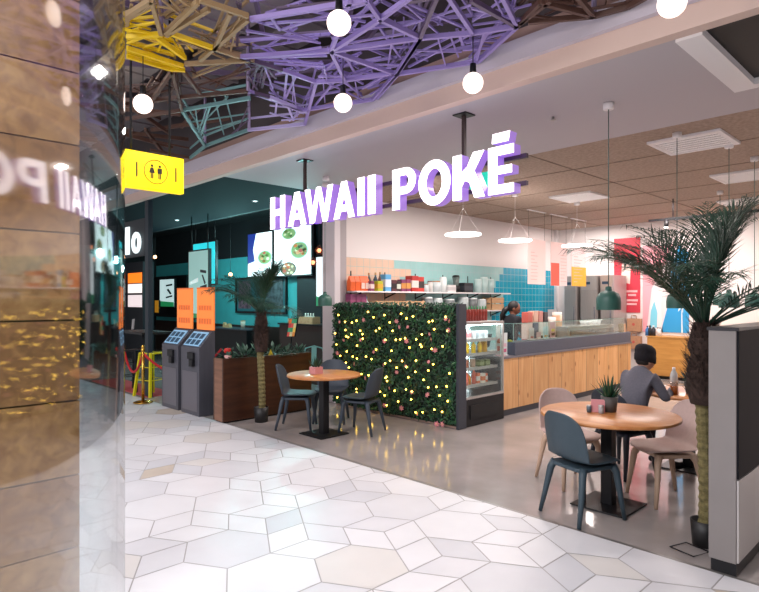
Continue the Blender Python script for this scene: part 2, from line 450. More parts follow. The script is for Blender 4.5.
# ducts and pipes above the lattice
def ducts():
    zs=[('rectangular grey air duct high above the yellow end of the lattice',-3.2,1.0,-1.7,-1.1,4.3,4.6,'#8b8584'),
        ('rectangular air duct high above the purple middle of the lattice',1.6,5.6,-1.5,-.9,4.3,4.62,'#8d8489'),
        ('flat air duct running beside the bulkhead above the lattice',-2.5,3.0,-.75,-.35,4.25,4.5,'#6f686c'),
        ('short air duct high over the right end of the lattice',5.0,7.4,-2.6,-1.9,4.35,4.65,'#7d7576')]
    for l,x0,x1,y0,y1,z0,z1,c in zs:
        b=MB();b.box(x0,x1,y0,y1,z0,z1)
        for x in [x0+.6*i for i in range(1,int((x1-x0)/.6)+1)]: b.box(x-.02,x+.02,y0-.02,y1+.02,z0-.02,z1)
        b.box(x0+.1,x0+.13,(y0+y1)/2-.02,(y0+y1)/2+.02,z1,4.74);b.box(x1-.13,x1-.1,(y0+y1)/2-.02,(y0+y1)/2+.02,z1,4.74)
        c0=((x0+x1)/2,(y0+y1)/2,z0)
        single('air_duct',b,mat('duct'+c[1:],c,.5,.3,var=.1,scale=3),l,'duct',c0,world=True)
    for i,(y,z,l) in enumerate(((-2.1,4.45,'thin service pipe under the void ceiling, nearest the corridor middle'),(-.25,4.6,'thin service pipe under the void ceiling, nearest the bulkhead'))):
        b=MB();b.tube([(-8,y,z),(8,y,z)],.045,10)
        for x in (-6,-2,2,6): b.tube([(x,y,z),(x,y,4.74)],.01,6)
        single('service_pipe',b,mat('pipe_grey','#a59c9e',.4,.4),l,'pipe',(0,y,z),world=True)
ducts()
# ================================================================== GLOBE BULBS
M_globe=mat('globe_glow','#fff3ea',.3,emit=1.5,ecol='#ffe6da')
def bulbs():
    spec=[((339,23),12.3,'large glowing globe bulb at the top, left of the sign post, over the letters'),
          ((343,103),9.3,'glowing globe bulb hanging at the tip of the purple lattice above the sign'),
          ((473,83),10.3,'glowing globe bulb hanging just above the sign post over the word on the right'),
          ((143,104),9.5,'glowing globe bulb hanging above the yellow restroom sign'),
          ((672,3),14,'glowing globe bulb cut by the top edge beside the bulkhead')]
    first=None
    for (px,py),r,l in spec:
        D=.075*FOC/r; p=at(px,py,D=D)
        if first is None:
            t=thing('globe_pendant',l,'pendant bulb',p,0,'globe bulbs hanging from the lattice')
            b=MB();b.ball((0,0,0),.075,20);part('globe',b,M_globe,t)
            b=MB();b.lathe([(.001,.145),(.022,.14),(.024,.085),(.03,.065),(.001,.06)],14);part('socket',b,M_black,t)
            b=MB();b.tube([(0,0,.14),(0,0,.42)],.004,6);part('cord',b,M_cord,t)
            first=t
        else: dup(first,p,0,l)
bulbs()

# ================================================================== MAIN SIGN
M_lface=mat('letter_face','#ffffff',.4,emit=2.6,ecol='#fdf3ff')
M_lside=mat('letter_side','#a98ad0',.35,emit=.42,ecol='#a070e0')
def letters():
    def arc(cx,cy,rx,ry,tx,ty,a0,a1,n):
        out=[]
        for i in range(n):
            u=math.radians(a0+(a1-a0)*i/n);v=math.radians(a0+(a1-a0)*(i+1)/n)
            out.append([(cx+rx*math.cos(u),cy+ry*math.sin(u)),(cx+rx*math.cos(v),cy+ry*math.sin(v)),
                        (cx+(rx-tx)*math.cos(v),cy+(ry-ty)*math.sin(v)),(cx+(rx-tx)*math.cos(u),cy+(ry-ty)*math.sin(u))])
        return out
    r=lambda x0,x1,y0,y1:[(x0,y0),(x1,y0),(x1,y1),(x0,y1)]
    G={'H':[r(0,.31,0,1),r(.69,1,0,1),r(.31,.69,.40,.60)],
       'A':[[(0,0),(.27,0),(.64,1),(.37,1)],[(1,0),(.73,0),(.50,.62),(.63,1)],[(.22,.18),(.78,.18),(.72,.36),(.28,.36)]],
       'W':[[(0,1),(.18,1),(.34,0),(.19,0)],[(.19,0),(.36,0),(.555,1),(.42,1)],[(.44,1),(.58,1),(.81,0),(.65,0)],[(.66,0),(.81,0),(1,1),(.82,1)]],
       'I':[r(0,1,0,1)],
       'P':[r(0,.32,0,1),r(.32,.58,.82,1),r(.32,.58,.36,.54)]+arc(.58,.68,.42,.32,.30,.18,-90,90,10),
       'O':arc(.5,.5,.5,.53,.25,.2,0,360,30),
       'K':[r(0,.29,0,1),[(.29,.28),(.45,.50),(.45,.70),(.29,.60)],[(.30,.44),(.66,1),(1,1),(.52,.36)],[(.44,.58),(.66,.66),(1.02,0),(.70,0)]],
       'E':[r(0,.36,0,1),r(.36,1,.81,1),r(.36,.93,.41,.58),r(.36,1,0,.19)],
       '^':[[(.15,1.08),(.80,1.08),(.86,1.28),(.18,1.28)]]}
    seq=[('H',270.3,284.8),('A',288,306),('W',304.9,332.8),('A',333.7,354.4),('I',357.6,364.3),('I',367.9,375.3),('P',392.3,415.6),('O',418.5,450.2),('K',452.7,484),('E',488.1,513.6)]
    Y=.2;z0=2.545;H=.40;T=.10
    t=thing('hanging_letter_sign','illuminated white and purple HAWAII POKÉ letter sign hung from the soffit','sign',(2.8,Y+.15,SOF))
    for ch,a,c in seq:
        xa=at(a,200,Y=Y).x;xc=at(c,200,Y=Y).x;w=xc-xa
        side=MB();face=MB()
        for poly in G[ch]+(G['^'] if ch=='E' else []):
            q=[(p[0]*w,p[1]*H) for p in poly]
            side.prism(q,(xa,Y+.004,z0),(1,0,0),(0,0,1),(0,T,0))
            cx=sum(p[0] for p in q)/len(q);cz=sum(p[1] for p in q)/len(q)
            face.prism(q,(xa,Y,z0),(1,0,0),(0,0,1),(0,.004,0))
        nm='letter'
        lo=part(nm,side,M_lside,t,world=True,label='letter '+('É' if ch=='E' else ch)+' with purple sides')
        part('letter_face',face,M_lface,lo,world=True,label='lit white face')
    b=MB()
    x0=at(270,200,Y=Y).x-.0;x1=at(514,200,Y=Y).x+.04
    for z in (2.63,2.86):
        b=MB();b.box(x0,x1,Y+.12,Y+.155,z-.018,z+.018);part('rail',b,mat('rail_purple','#4c3c4f',.4,.5),t,world=True)
    for px,py in ((305,152),(464,102)):
        x=at(px,200,Y=Y+.136).x
        b=MB();b.box(x-.016,x+.016,Y+.12,Y+.152,2.6,SOF-.012);part('hanging_post',b,mat('post_brown','#3a2b2c',.5,.3),t,world=True)
        b=MB();b.box(x-.075,x+.075,Y+.06,Y+.21,SOF-.012,SOF);part('ceiling_flange',b,M_black,t,world=True,bevel=.003)
letters()
# ================================================================== RESTROOM SIGN
def restroom():
    p=cam2w(-2.19,5.0); X=p.x; y0=p.y; z1=1.65+151.5*5/580; z0=z1-.325; W=.53
    t=thing('restroom_sign','yellow hanging box sign with restroom figures in a ring','sign',(X-.06,y0+W/2,z1))
    b=MB();b.box(X-.075,X,y0,y0+W,z0,z1);part('sign_box',b,mat('sign_yellow','#ffe000',.4,emit=.85,ecol='#ffdd00'),t,world=True,bevel=.006)
    ink=mat('sign_ink','#2b2618',.5)
    cy=y0+W*.5;cz=(z0+z1)/2
    b=MB();pts=[(X+.004,cy+.105*math.cos(a*PI/16),cz+.105*math.sin(a*PI/16)) for a in range(33)]
    b.tube(pts,.0035,6,cap=False);part('ring',b,mat('ring_brown','#8d7420',.5),t,world=True)
    for s,skirt in ((-1,True),(1,False)):
        yy=cy+s*.035;b=MB()
        b.ball((X+.004,yy,cz+.052),.012,8,sc=(.3,1,1))
        if skirt:
            b.prism([(-.012,.036),(.012,.036),(.026,-.012),(-.026,-.012)],(X,yy,cz),(0,1,0),(0,0,1),(.004,0,0))
        else:
            b.prism([(-.02,.036),(.02,.036),(.02,-.012),(-.02,-.012)],(X,yy,cz),(0,1,0),(0,0,1),(.004,0,0))
        b.box(X,X+.004,yy-.012,yy-.003,cz-.062,cz-.01);b.box(X,X+.004,yy+.003,yy+.012,cz-.062,cz-.01)
        part('figure',b,ink,t,world=True,label='dark figure in a skirt' if skirt else 'dark figure in trousers')
    for yy in (y0+W*.18,y0+W*.85):
        b=MB();b.box(X,X+.004,yy-.006,yy+.006,cz-.065,cz+.065);part('bar_mark',b,ink,t,world=True)
    for yy in (y0+.06,y0+W-.12):
        b=MB();b.tube([(X-.04,yy,z1),(X-.04,yy,4.75)],.011,8);part('hanging_rod',b,M_black,t,world=True)
restroom()

# ================================================================== CHAIRS AND TABLES
def shell_mesh(name,m):
    prof=[(.235,.418),(.215,.436),(.12,.432),(.02,.424),(-.09,.424),(-.155,.438),(-.195,.480),(-.22,.55),(-.24,.63),(-.258,.71),(-.272,.775),(-.28,.815)]
    hw=[.150,.195,.217,.225,.226,.224,.222,.222,.220,.208,.182,.125]
    dip=[.0,.004,.012,.018,.02,.02,.03,.038,.04,.038,.034,.025]
    n=11;vs=[]
    for i,(y,z) in enumerate(prof):
        for k in range(n):
            u=-1+2*k/(n-1)
            e=u*u
            tang=i/(len(prof)-1)
            if i<6: vs.append((u*hw[i],y-(.02*e if i<2 else 0),z+dip[i]*e))
            else: vs.append((u*hw[i],y+dip[i]*e*1.5,z-(.018*e*e if i>9 else 0)))
    fs=[(i*n+k,i*n+k+1,(i+1)*n+k+1,(i+1)*n+k) for i in range(len(prof)-1) for k in range(n-1)]
    b=MB();b.add(vs,fs,0,True)
    return b.mesh(name,m)
def make_chair(m,label,loc,rot,mleg=None):
    t=thing('shell_chair',label,'chair',loc,rot,'moulded shell chairs at the tables')
    o=link('seat_shell',shell_mesh('seat_shell',m),t)
    s=o.modifiers.new('thick','SOLIDIFY');s.thickness=.016;s.offset=-1
    s2=o.modifiers.new('sub','SUBSURF');s2.levels=1;s2.render_levels=2
    mleg=mleg or m
    b=MB();b.prism([(-.165,.16),(.165,.16),(.175,-.15),(.12,-.185),(-.12,-.185),(-.175,-.15)],(0,0,.378),(1,0,0),(0,1,0),(0,0,.03));part('seat_frame',b,mleg,t,bevel=.008)
    for sx in (-1,1):
        for fy,by in ((.165,.215),(-.15,-.235)):
            b=MB();b.tube([(sx*.150,fy*.92,.402),(sx*.168,fy+(by-fy)*.15,.35),(sx*.19,fy+(by-fy)*.55,.17),(sx*.208,by,.0)],[.032,.028,.021,.015],8)
            part('leg',b,mleg,t)
    return t
M_navy=mat('navy_plastic','#34454f',.5,var=.04,scale=30)
M_pink=mat('pink_plastic','#c3aaa3',.5,var=.04,scale=30)
M_pinkleg=mat('beige_leg','#bd9f88',.5)
M_ink=mat('dark_navy_plastic','#272d3a',.5)
M_slate=mat('slate_plastic','#3a4450',.5)
c1=make_chair(M_navy,'dark blue-green shell chair on the near left of the large round table',(5.12,.30,0),face_rot(.33,.94))
c2=make_chair(M_pink,'pale pink shell chair on the right side of the large round table',(5.43,1.12,0),face_rot(-.60,-.80),M_pinkleg)
dup(c2,(4.66,.98,0),face_rot(.88,-.48),'pale pink shell chair at the far left of the large round table')
c3=make_chair(M_ink,'dark navy shell chair that the person in the beanie sits on',(4.86,1.62,0),face_rot(.25,.97))
c4=make_chair(M_slate,'slate shell chair at the left of the small table, seen side-on by the brown planter',(1.09,.54,0),face_rot(.74,.67))
dup(c4,(1.86,.97,0),face_rot(-.93,-.37),'slate shell chair at the right of the small table, back to the lit hedge')
dup(c4,(1.10,1.10,0),face_rot(.66,-.75),'slate shell chair behind the small table, only its top edge above the tabletop')
dup(c2,(5.78,2.10,0),face_rot(-.97,.2),'pale pink shell chair half hidden behind the tall palm trunk')
def round_table(loc,r,label):
    t=thing('round_table',label,'table',loc,0,'round cafe tables')
    b=MB();b.lathe([(.001,.712),(r-.012,.712),(r,.718),(r,.735),(r-.006,.74),(.001,.74)],56);part('tabletop',b,M_table,t)
    b=MB();b.box(-.045,.045,-.045,.045,.012,.70);b.box(-.16,.16,-.16,.16,.70,.712);part('column',b,M_black,t,bevel=.003)
    b=MB();b.box(-.22,.22,-.22,.22,0,.012);part('base_plate',b,M_black,t,bevel=.004)
    return t
t1=round_table((5.16,.66,0),.53,'large round orange wood table with the aloe pot, front right of the cafe')
b=round_table((1.62,.56,0),.455,'small round orange wood table between the brown planter and the lit hedge')
round_table((5.25,2.25,0),.42,'round wood table where the person in the beanie eats')

# potted succulent + card + shaker
def aloe(loc,label,r=.075,h=.13,L=.17,n=22,potcol='#55504d',square=False,seed=1,lc='#1f4a32'):
    rr=random.Random(seed)
    t=thing('potted_aloe',label,'plant',loc)
    b=MB()
    if square:
        b.prism([(-r*.8,-r*.8),(r*.8,-r*.8),(r*.8,r*.8),(-r*.8,r*.8)],(0,0,0),(1,0,0),(0,1,0),(0,0,h))
    else: b.lathe([(.001,0),(r*.78,0),(r,h),(r*.9,h),(r*.86,h-.02),(.001,h-.02)],28)
    part('pot',b,mat('pot'+potcol[1:],potcol,.6),t,bevel=.003 if square else 0)
    b=MB()
    for i in range(n):
        a=i*2.4+rr.uniform(-.2,.2);e=math.radians(25+60*(i/n)+rr.uniform(-6,6));l=L*rr.uniform(.8,1.1)
        d=Vector((math.cos(a)*math.cos(e),math.sin(a)*math.cos(e),math.sin(e)));side=Vector((-math.sin(a),math.cos(a),0));up=side.cross(d)
        base=Vector((math.cos(a)*.012,math.sin(a)*.012,h-.025));w=.013
        pts=[]
        for s,ww in ((0,.8),(.35,1.0),(.7,.6),(1,.02)):
            c=base+d*l*s+Vector((0,0,.025*s*s))
            pts+= [c-side*w*ww,c-up*w*.35*ww,c+side*w*ww,c+up*w*.2*ww]
        fs=[(j*4+k,j*4+(k+1)%4,j*4+4+(k+1)%4,j*4+4+k) for j in range(3) for k in range(4)]
        b.add(pts,fs,0,True)
    part('leaves',b,mat('aloe'+lc[1:],lc,.45,var=.25,scale=30),t)
    return t
aloe((5.14,.72,.74),'spiky aloe in a dark grey pot on the large round table',.068,.125,.17,26,seed=2)
aloe((1.54,.50,.74),'small spiky plant in a pink square pot on the small round table',.075,.085,.13,20,'#d08f90',True,3,'#20422c')
p=at(684,392,z=.74); aloe((5.30,2.16,.74),'aloe in a dark pot on the table beyond the tall palm',.062,.12,.16,20,'#3a3838',seed=5)
b=MB();b.prism([(-.052,0),(.052,0),(.052,.10),(-.052,.10)],(0,-.02,0),(1,0,0),(0,.22,1),(0,.004,0));b.prism([(-.052,0),(.052,0),(.052,.10),(-.052,.10)],(0,.03,0),(1,0,0),(0,-.22,1),(0,.004,0))
cp=at(598,412,z=.74)
single('table_card',b,mat('card_pink','#d88f93',.5),'pink folded table card beside the aloe on the large round table','table card',(cp.x,cp.y,.741),face_rot(.5,-.86)+PI)
cp=at(604,413,z=.74)
b=MB();b.lathe([(.001,0),(.02,0),(.021,.055),(.016,.06),(.001,.06)],14)
t=thing('sugar_shaker','small clear shaker with a metal lid beside the pink table card','shaker',(cp.x-.01,cp.y-.03,.74))
part('jar',b,mat('shaker_glass','#b9bdc4',.15,spec=.7),t)
b=MB();b.lathe([(.0215,.045),(.0215,.066),(.001,.068)],14);part('lid',b,M_steel,t)
cp=at(593,412,z=.74)
t=thing('spice_jar','small dark pot on the large round table beside the pink card','jar',(cp.x-.02,cp.y-.03,.74))
b=MB();b.lathe([(.001,0),(.018,0),(.02,.05),(.001,.05)],14);part('body',b,mat('jar_blue','#55636f',.3),t)
b=MB();b.lathe([(.02,.05),(.018,.058),(.001,.058)],14);part('lid',b,M_steel,t)

# ================================================================== PALMS
def palm(loc,label,zlow,zup,rlow,rup,nfr,flen,potr,poth,seed,emin=10,emax=88,leaf=.26,lw=.011,skip=None,blen=None,bare=.1,droop=1.0):
    rr=random.Random(seed)
    t=thing('potted_palm',label,'palm tree',loc)
    b=MB();b.lathe([(.001,0),(potr*.85,0),(potr,poth),(potr*.92,poth),(potr*.9,poth-.03),(.001,poth-.03)],24);part('pot',b,mat('pot_black','#1c1b1c',.5),t)
    b=MB();n=int((zlow-poth+.05)/.028);pts=[];rad=[]
    for i in range(n+1):
        z=poth-.05+(zlow-poth+.05)*i/n
        pts.append((.012*math.sin(z*4),.01*math.cos(z*3),z));rad.append(rlow*(1.0 if i%2 else .84))
    b.tube(pts,rad,12,sm=False);part('lower_trunk',b,mat('trunk_olive','#6f6540',.9,var=.35,scale=40,bump=.4),t,label='slim olive ribbed lower trunk')
    b=MB();pts=[];rad=[];n=10
    for i in range(n+1):
        s=i/n;z=zlow-.03+(zup-zlow+.03)*s
        pts.append((0,0,z));rad.append(rlow*1.1+(rup-rlow*1.1)*math.sin(PI*min(1,s*1.3+.12))**.6 if s<.7 else rup*(.95-.35*(s-.7)/.3))
    b.tube(pts,rad,14)
    for i in range(int(900*(zup-zlow)/.55)):   # fibres
        a=rr.uniform(0,2*PI);s=rr.uniform(0,.97);z=zlow+(zup-zlow)*s
        r=rup*(.62+.35*math.sin(PI*min(1,s*1.2+.1)));l=rr.uniform(.03,.11)*rup/.1
        d=Vector((math.cos(a),math.sin(a),0));sd=Vector((-d.y,d.x,0))
        p=Vector((d.x*r,d.y*r,z));q=p+d*l*.62+Vector((0,0,l*rr.uniform(.2,1.0)))+sd*rr.uniform(-.02,.02)
        b.add([p-sd*.008,p+sd*.008,q],[(0,1,2)],0)
    part('upper_trunk',b,mat('trunk_fibre','#3a2a24',.95,var=.35,scale=30,bump=.5),t,label='thick dark fibrous upper trunk')
    ml=mat('palm_green','#1f4030',.45,var=.4,scale=5)
    fr=0
    i=0
    while fr<nfr and i<400:
        i+=1
        a=i*2.39996+rr.uniform(-.25,.25);e=math.radians(emin+(emax-emin)*((i*.618)%1))
        L=flen*rr.uniform(.82,1.08)*(.9 if e>1.2 else 1)
        if skip and skip(a,e): continue
        if blen:L*=blen(a,e)
        fr+=1
        h=Vector((math.cos(a),math.sin(a),0))
        pts=[];n=16;p=Vector((0,0,zup-.03))+h*.02;ang=min(e+.35,1.5)
        for k in range(n+1):
            pts.append(p.copy());ang-=droop*(.95 if e<1.0 else .75)/n*(k/n*1.6+.2);p=p+(h*math.cos(ang)+Vector((0,0,math.sin(ang))))*L/n
        b=MB();b.tube(pts,[.008*(1-.8*k/n) for k in range(n+1)],5)
        sd0=Vector((-h.y,h.x,0))
        for k in range(int(n*2*bare),n*2+1):
            s=k/(n*2);f=s*n;i0=min(int(f),n-1);c=pts[i0].lerp(pts[i0+1],f-i0);d=(pts[i0+1]-pts[i0]).normalized();up=sd0.cross(d)
            s2=(s-bare)/(1-bare)
            ll=leaf*(math.sin(PI*min(1,.16+s2*.80))**.7)*rr.uniform(.85,1.1)
            for sg in (-1,1):
                out=(d*rr.uniform(.72,.95)+sd0*sg*rr.uniform(.42,.62)-up*rr.uniform(-.05,.18)).normalized()
                side=d.cross(up).normalized();wv=(d-out*d.dot(out)).normalized()*lw*.5
                m1=c+out*ll*.5+Vector((0,0,-.012));tip=c+out*ll+Vector((0,0,-.05*rr.uniform(.5,1.5)))
                b.add([c-wv*.5,c+wv*.5,m1+wv,m1-wv,tip],[(0,1,2,3),(3,2,4)],0)
        part('frond',b,ml,t)
    return t
M_=None
palm((5.95,.37,0),'tall potted palm in the foreground by the grey display unit',.98,1.50,.05,.108,46,1.02,.085,.17,21,emin=6,emax=80,leaf=.30,lw=.0095,bare=.28,droop=1.0)
palm((.46,.40,0),'smaller potted palm standing against the brown planter',.98,1.50,.05,.095,42,.84,.10,.20,8,emin=2,emax=84,leaf=.27,lw=.0085,bare=.3,droop=1.05)
# wire stand on the floor beside the pot
b=MB();w0=at(676,549,z=0);w1=at(697,545,z=0)
c=at(690,553,z=0)
b.tube([(-.10,-.06,.008),(.06,-.11,.008),(.11,.04,.008),(-.05,.09,.008),(-.10,-.06,.008)],.004,6)
b.tube([(.11,.04,.008),(.09,.09,.10)],.004,6)
single('wire_stand',b,M_black,'bent black wire stand lying on the tiles beside the palm pot','stand',(c.x-.02,c.y+.05,0))

# ================================================================== GREY DISPLAY UNIT AT THE RIGHT
def unit():
    t=thing('display_unit','tall grey and black display unit at the right edge beside the palm','display unit',(6.17,.75,0))
    x0,x1=6.085,6.245;L=2.6
    b=MB();b.box(x0+.01,x1-.012,.012,L,.0,.075);part('plinth',b,M_black,t,world=True)
    b=MB();b.box(x0,x1-.01,0,.05,.075,1.465);part('end_panel',b,mat('end_panel_grey','#8b8583',.45,.3,var=.03,scale=6),t,world=True,bevel=.004)
    b=MB();b.box(x0,x1-.02,.05,L,.075,1.465);part('carcass',b,M_dark,t,world=True)
    b=MB();b.box(x1-.02,x1,.012,L,.58,1.465);part('screen_panel',b,mat('black_glass','#15161c',.55,spec=.15),t,world=True,bevel=.003)
    b=MB();b.box(x1-.02,x1,.012,L,.08,.572);part('door',b,mat('unit_white','#c9c4c2',.2),t,world=True,bevel=.003)
    b=MB();b.box(x0-.008,x1+.006,-.006,L,1.465,1.485);part('top_plate',b,mat('unit_top','#36353a',.3),t,world=True,bevel=.003)
unit()

# ================================================================== HEDGE WALL
def hedge():
    x0,x1,y0,y1,h=.18,2.60,1.92,2.06,1.58
    t=thing('hedge_panel','artificial green hedge wall with pink flowers beside the drinks fridge','hedge',((x0+x1)/2,2.0,0))
    b=MB();b.box(x0,x1,y0+.02,y1,.03,h-.03);part('backing',b,mat('hedge_core','#0d1c14',.9),t,world=True)
    b=MB();b.box(x0,x1,y0+.03,y1+.01,0,.03);part('base_board',b,mat('hedge_base','#a98d80',.6),t,world=True)
    rr=random.Random(4);b=MB()
    for i in range(6500):
        q=rr.random()
        if q<.86: p=Vector((rr.uniform(x0-.03,x1+.01),y0+rr.uniform(-.03,.03),rr.uniform(.04,h)));n=Vector((rr.uniform(-.7,.7),-1,rr.uniform(-.5,.8)))
        elif q<.95: p=Vector((rr.uniform(x0-.02,x1+.01),rr.uniform(y0,y1+.03),h+rr.uniform(-.04,.035)));n=Vector((rr.uniform(-.7,.7),rr.uniform(-1,.3),1))
        else: p=Vector((x0+rr.uniform(-.05,.01),rr.uniform(y0,y1),rr.uniform(.04,h)));n=Vector((-1,rr.uniform(-.6,.6),rr.uniform(-.5,.7)))
        n.normalize();a=n.cross(Vector((rr.uniform(-1,1),rr.uniform(-1,1),rr.uniform(-1,1)))).normalized();c=n.cross(a)
        l=rr.uniform(.022,.042);w=l*.48
        b.add([p-a*l,p+c*w-n*.006,p+a*l,p-c*w-n*.006,p+n*.006],[(0,1,4),(1,2,4),(2,3,4),(3,0,4)],rr.choice((0,0,1,1,2)))
    f=part('foliage',b,[mat('leaf_dark','#113322',.5),mat('leaf_mid','#1a4a30',.5),mat('leaf_light','#2a5f3a',.5)],t,world=True)
    f['kind']='stuff'
    fl=MB()
    for k in range(6):
        a=k*PI/3;c=Vector((math.cos(a),0,math.sin(a)));d=Vector((-c.z,0,c.x))
        fl.add([(0,-.012,0),tuple(c*.022+d*.014+Vector((0,-.02,0))),tuple(c*.042+Vector((0,-.012,0))),tuple(c*.022-d*.014+Vector((0,-.02,0)))],[(0,1,2,3)],0)
    fl.ball((0,-.016,0),.009,6,1)
    fm=fl.mesh('flower',[mat('flower_pink','#d88a92',.6),mat('flower_heart','#e8c37a',.6)])
    px=[(340,322),(364,320),(397,321),(400,327),(385,341),(407,341),(430,334),(432,339),(446,319),(450,321),(361,340),(344,340),(429,362),(355,364),(384,365),(406,366),(390,388),(412,392),(428,395),(385,405),(402,408),(418,414),(437,424),(443,424),(338,353),(346,330),(408,327),(374,352),(435,350),(449,330),(397,372),(366,378)]
    for i,(x,y) in enumerate(px):
        p=at(x,y,Y=y0-.045)
        o=link('flower',fm,t,loc=(p.x-t.location.x,p.y-t.location.y,p.z))
        s=rr.uniform(.6,1.0);o.scale=(s,s,s);o.rotation_euler=(rr.uniform(-.4,.4),rr.uniform(0,6),rr.uniform(-.4,.4))
    # string of fairy lights woven over the face
    fy=y0-.05
    s=thing('fairy_lights','string of warm fairy lights woven over the green hedge wall','lights',((x0+x1)/2,fy,h))
    pts=[];nb=98
    for i in range(nb):
        row=i//14;c=i%14
        if row%2:c=13-c
        pts.append(Vector((x0+.05+(x1-x0-.1)*(c+.5)/14+rr.uniform(-.08,.08),fy-rr.uniform(0,.012),max(.1,min(h-.03,.12+(h-.2)*(row+.5)/7+rr.uniform(-.1,.1))))))
    b=MB();b.tube(pts,.0025,5);part('wire',b,mat('wire_green','#1a3021',.6),s,world=True)
    g=MB();g.ball((0,0,0),.012,8);gm=g.mesh('bulb',mat('fairy_glow','#fff2b0',.3,emit=13,ecol='#ffca45'))
    for p in pts: link('bulb',gm,s,loc=p-s.location)
hedge()

# ================================================================== DRINKS FRIDGE
def can(name,label,cat,loc,r,h,col,capcol=None,neck=False,group=None,box=None,rough=.35,emit=0):
    """bottle, can, carton, bag on a shelf"""
    m=mat('pk'+col[1:],col,rough)
    if box:
        b=MB();b.box(-box[0]/2,box[0]/2,-box[1]/2,box[1]/2,0,h)
        t=thing(name,label,cat,loc,0,group);part('body',b,m,t,bevel=.004)
        if capcol:
            b=MB();b.box(-box[0]/2-.001,box[0]/2+.001,-box[1]/2-.001,box[1]/2+.001,h*.25,h*.7);part('label_band',b,mat('pk'+capcol[1:],capcol,.4),t)
        return t
    t=thing(name,label,cat,loc,0,group);b=MB()
    if neck: b.lathe([(.001,0),(r,0),(r,h*.62),(r*.38,h*.8),(r*.36,h*.9),(.001,h*.9)],16)
    else: b.lathe([(.001,0),(r,0),(r,h*.9),(.001,h*.9)],16)
    part('body',b,m,t)
    b=MB();rc=r*.42 if neck else r*.92
    b.lathe([(rc,h*.87),(rc,h),(.001,h)],14);part('cap',b,mat('pk'+(capcol or '#dddddd')[1:],capcol or '#dddddd',.4),t)
    return t
ORD=['first','second','third','fourth','fifth','sixth','seventh','eighth','ninth','tenth']
def fridge():
    x0,x1,y0,y1=1.95,2.63,2.075,2.95
    t=thing('drinks_fridge','black open drinks fridge with glass doors and lit shelves beside the hedge','fridge',(x1-.3,2.5,0))
    b=MB();b.box(x0,x1,y0,y1,0,.36);part('base',b,M_black,t,world=True,bevel=.005)
    b=MB();b.box(x1,x1+.012,y0+.1,y1-.1,.09,.27);part('grille',b,mat('grille_black','#0e0e10',.6),t,world=True)
    b=MB();b.box(2.605,x1+.02,1.915,y0,0,1.60);b.box(1.98,2.605,2.062,2.075,0,1.56);part('side_panel',b,M_dark,t,world=True,bevel=.004,label='tall dark end panel against the hedge')
    b=MB();b.box(x0,x0+.04,y0,y1,.36,1.36);b.box(x0,x1,y0,y0+.012,.36,1.36);b.box(x0,x1-.02,y0,y1,1.335,1.36);part('cabinet',b,mat('fridge_white','#e8eaec',.35),t,world=True)
    gl=glass('fridge_glass','#f4fbfa',.02,.05)
    b=MB();b.box(x0+.04,x1-.03,y1-.012,y1-.002,.37,1.335);part('side_glass',b,gl,t,world=True)
    b=MB();b.box(x1-.012,x1-.002,y0+.02,y1-.02,.37,1.335);part('front_glass',b,gl,t,world=True)
    b=MB()
    for (yy0,yy1) in ((y0,y0+.025),(y1-.025,y1)): b.box(x1-.03,x1,yy0,yy1,.36,1.36)
    b.box(x1-.03,x1+.002,y0,y1,1.325,1.362);b.box(x1-.03,x1+.002,y0,y1,.355,.385);b.box(x0,x0+.025,y1-.02,y1,.36,1.36);part('frame',b,M_steel,t,world=True)
    b=MB();b.box(x1-.06,x1-.035,y0+.03,y0+.05,.4,1.32);b.box(x0+.05,x0+.07,y1-.05,y1-.03,.4,1.32);b.box(x1-.08,x1-.05,y0+.04,y1-.04,1.31,1.325)
    part('light_strip',b,mat('fridge_led','#ffffff',.4,emit=18,ecol='#f3fbff'),t,world=True,label='white light strips')
    for z in (.51,.74,.93,1.12):
        b=MB();b.box(x0+.06,x1-.09,y0+.02,y1-.03,z-.018,z);b.box(x1-.09,x1-.085,y0+.02,y1-.03,z-.03,z+.01);part('shelf',b,M_steel,t,world=True)
    G='goods in the drinks fridge'
    def row(z,items,x=x1-.15,where=''):
        n=len(items)
        for i,(nm,cat,r,h,col,cap,neck,box) in enumerate(items):
            y=y0+.09+(y1-y0-.22)*(i+.4)/n
            can(nm,'%s, %s from the left on the fridge\'s %s shelf'%(NAMES[(nm,col)],ORD[i],where),cat,(x-R.uniform(0,.05),y,z),r,h,col,cap,neck,G,box)
    NAMES={('yogurt_carton','#f0d9d6'):'white and pink carton',('yogurt_carton','#efeff0'):'plain white carton',('juice_bottle','#f2c200'):'bright yellow juice bottle',('juice_jug','#f0b000'):'round yellow juice jug',
      ('snack_jar','#c9a48a'):'beige filled jar',('snack_jar','#a7563c'):'red brown filled jar',('salad_box','#6b7448'):'green salad tub',('juice_bottle','#f09020'):'orange juice bottle',('tall_bottle','#c8553a'):'red bottle with white top',('juice_carton','#f0703a'):'orange carton',('juice_carton','#f2e6d8'):'cream carton'}
    yc=('yogurt_carton','carton',0,.12,'#f0d9d6','#e58b90',False,(.07,.07));yw=('yogurt_carton','carton',0,.11,'#efeff0','#d8dde0',False,(.07,.07))
    row(1.12,[yc,yc,yw,yw,yw],where='top')
    jb=('juice_bottle','bottle',.032,.17,'#f2c200','#f6e27a',True,None)
    row(.93,[jb,jb,jb,jb,('juice_jug','jug',.055,.16,'#f0b000','#f4e2a0',False,None)],where='second')
    sj=('snack_jar','jar',.036,.12,'#c9a48a','#eeeeee',False,None)
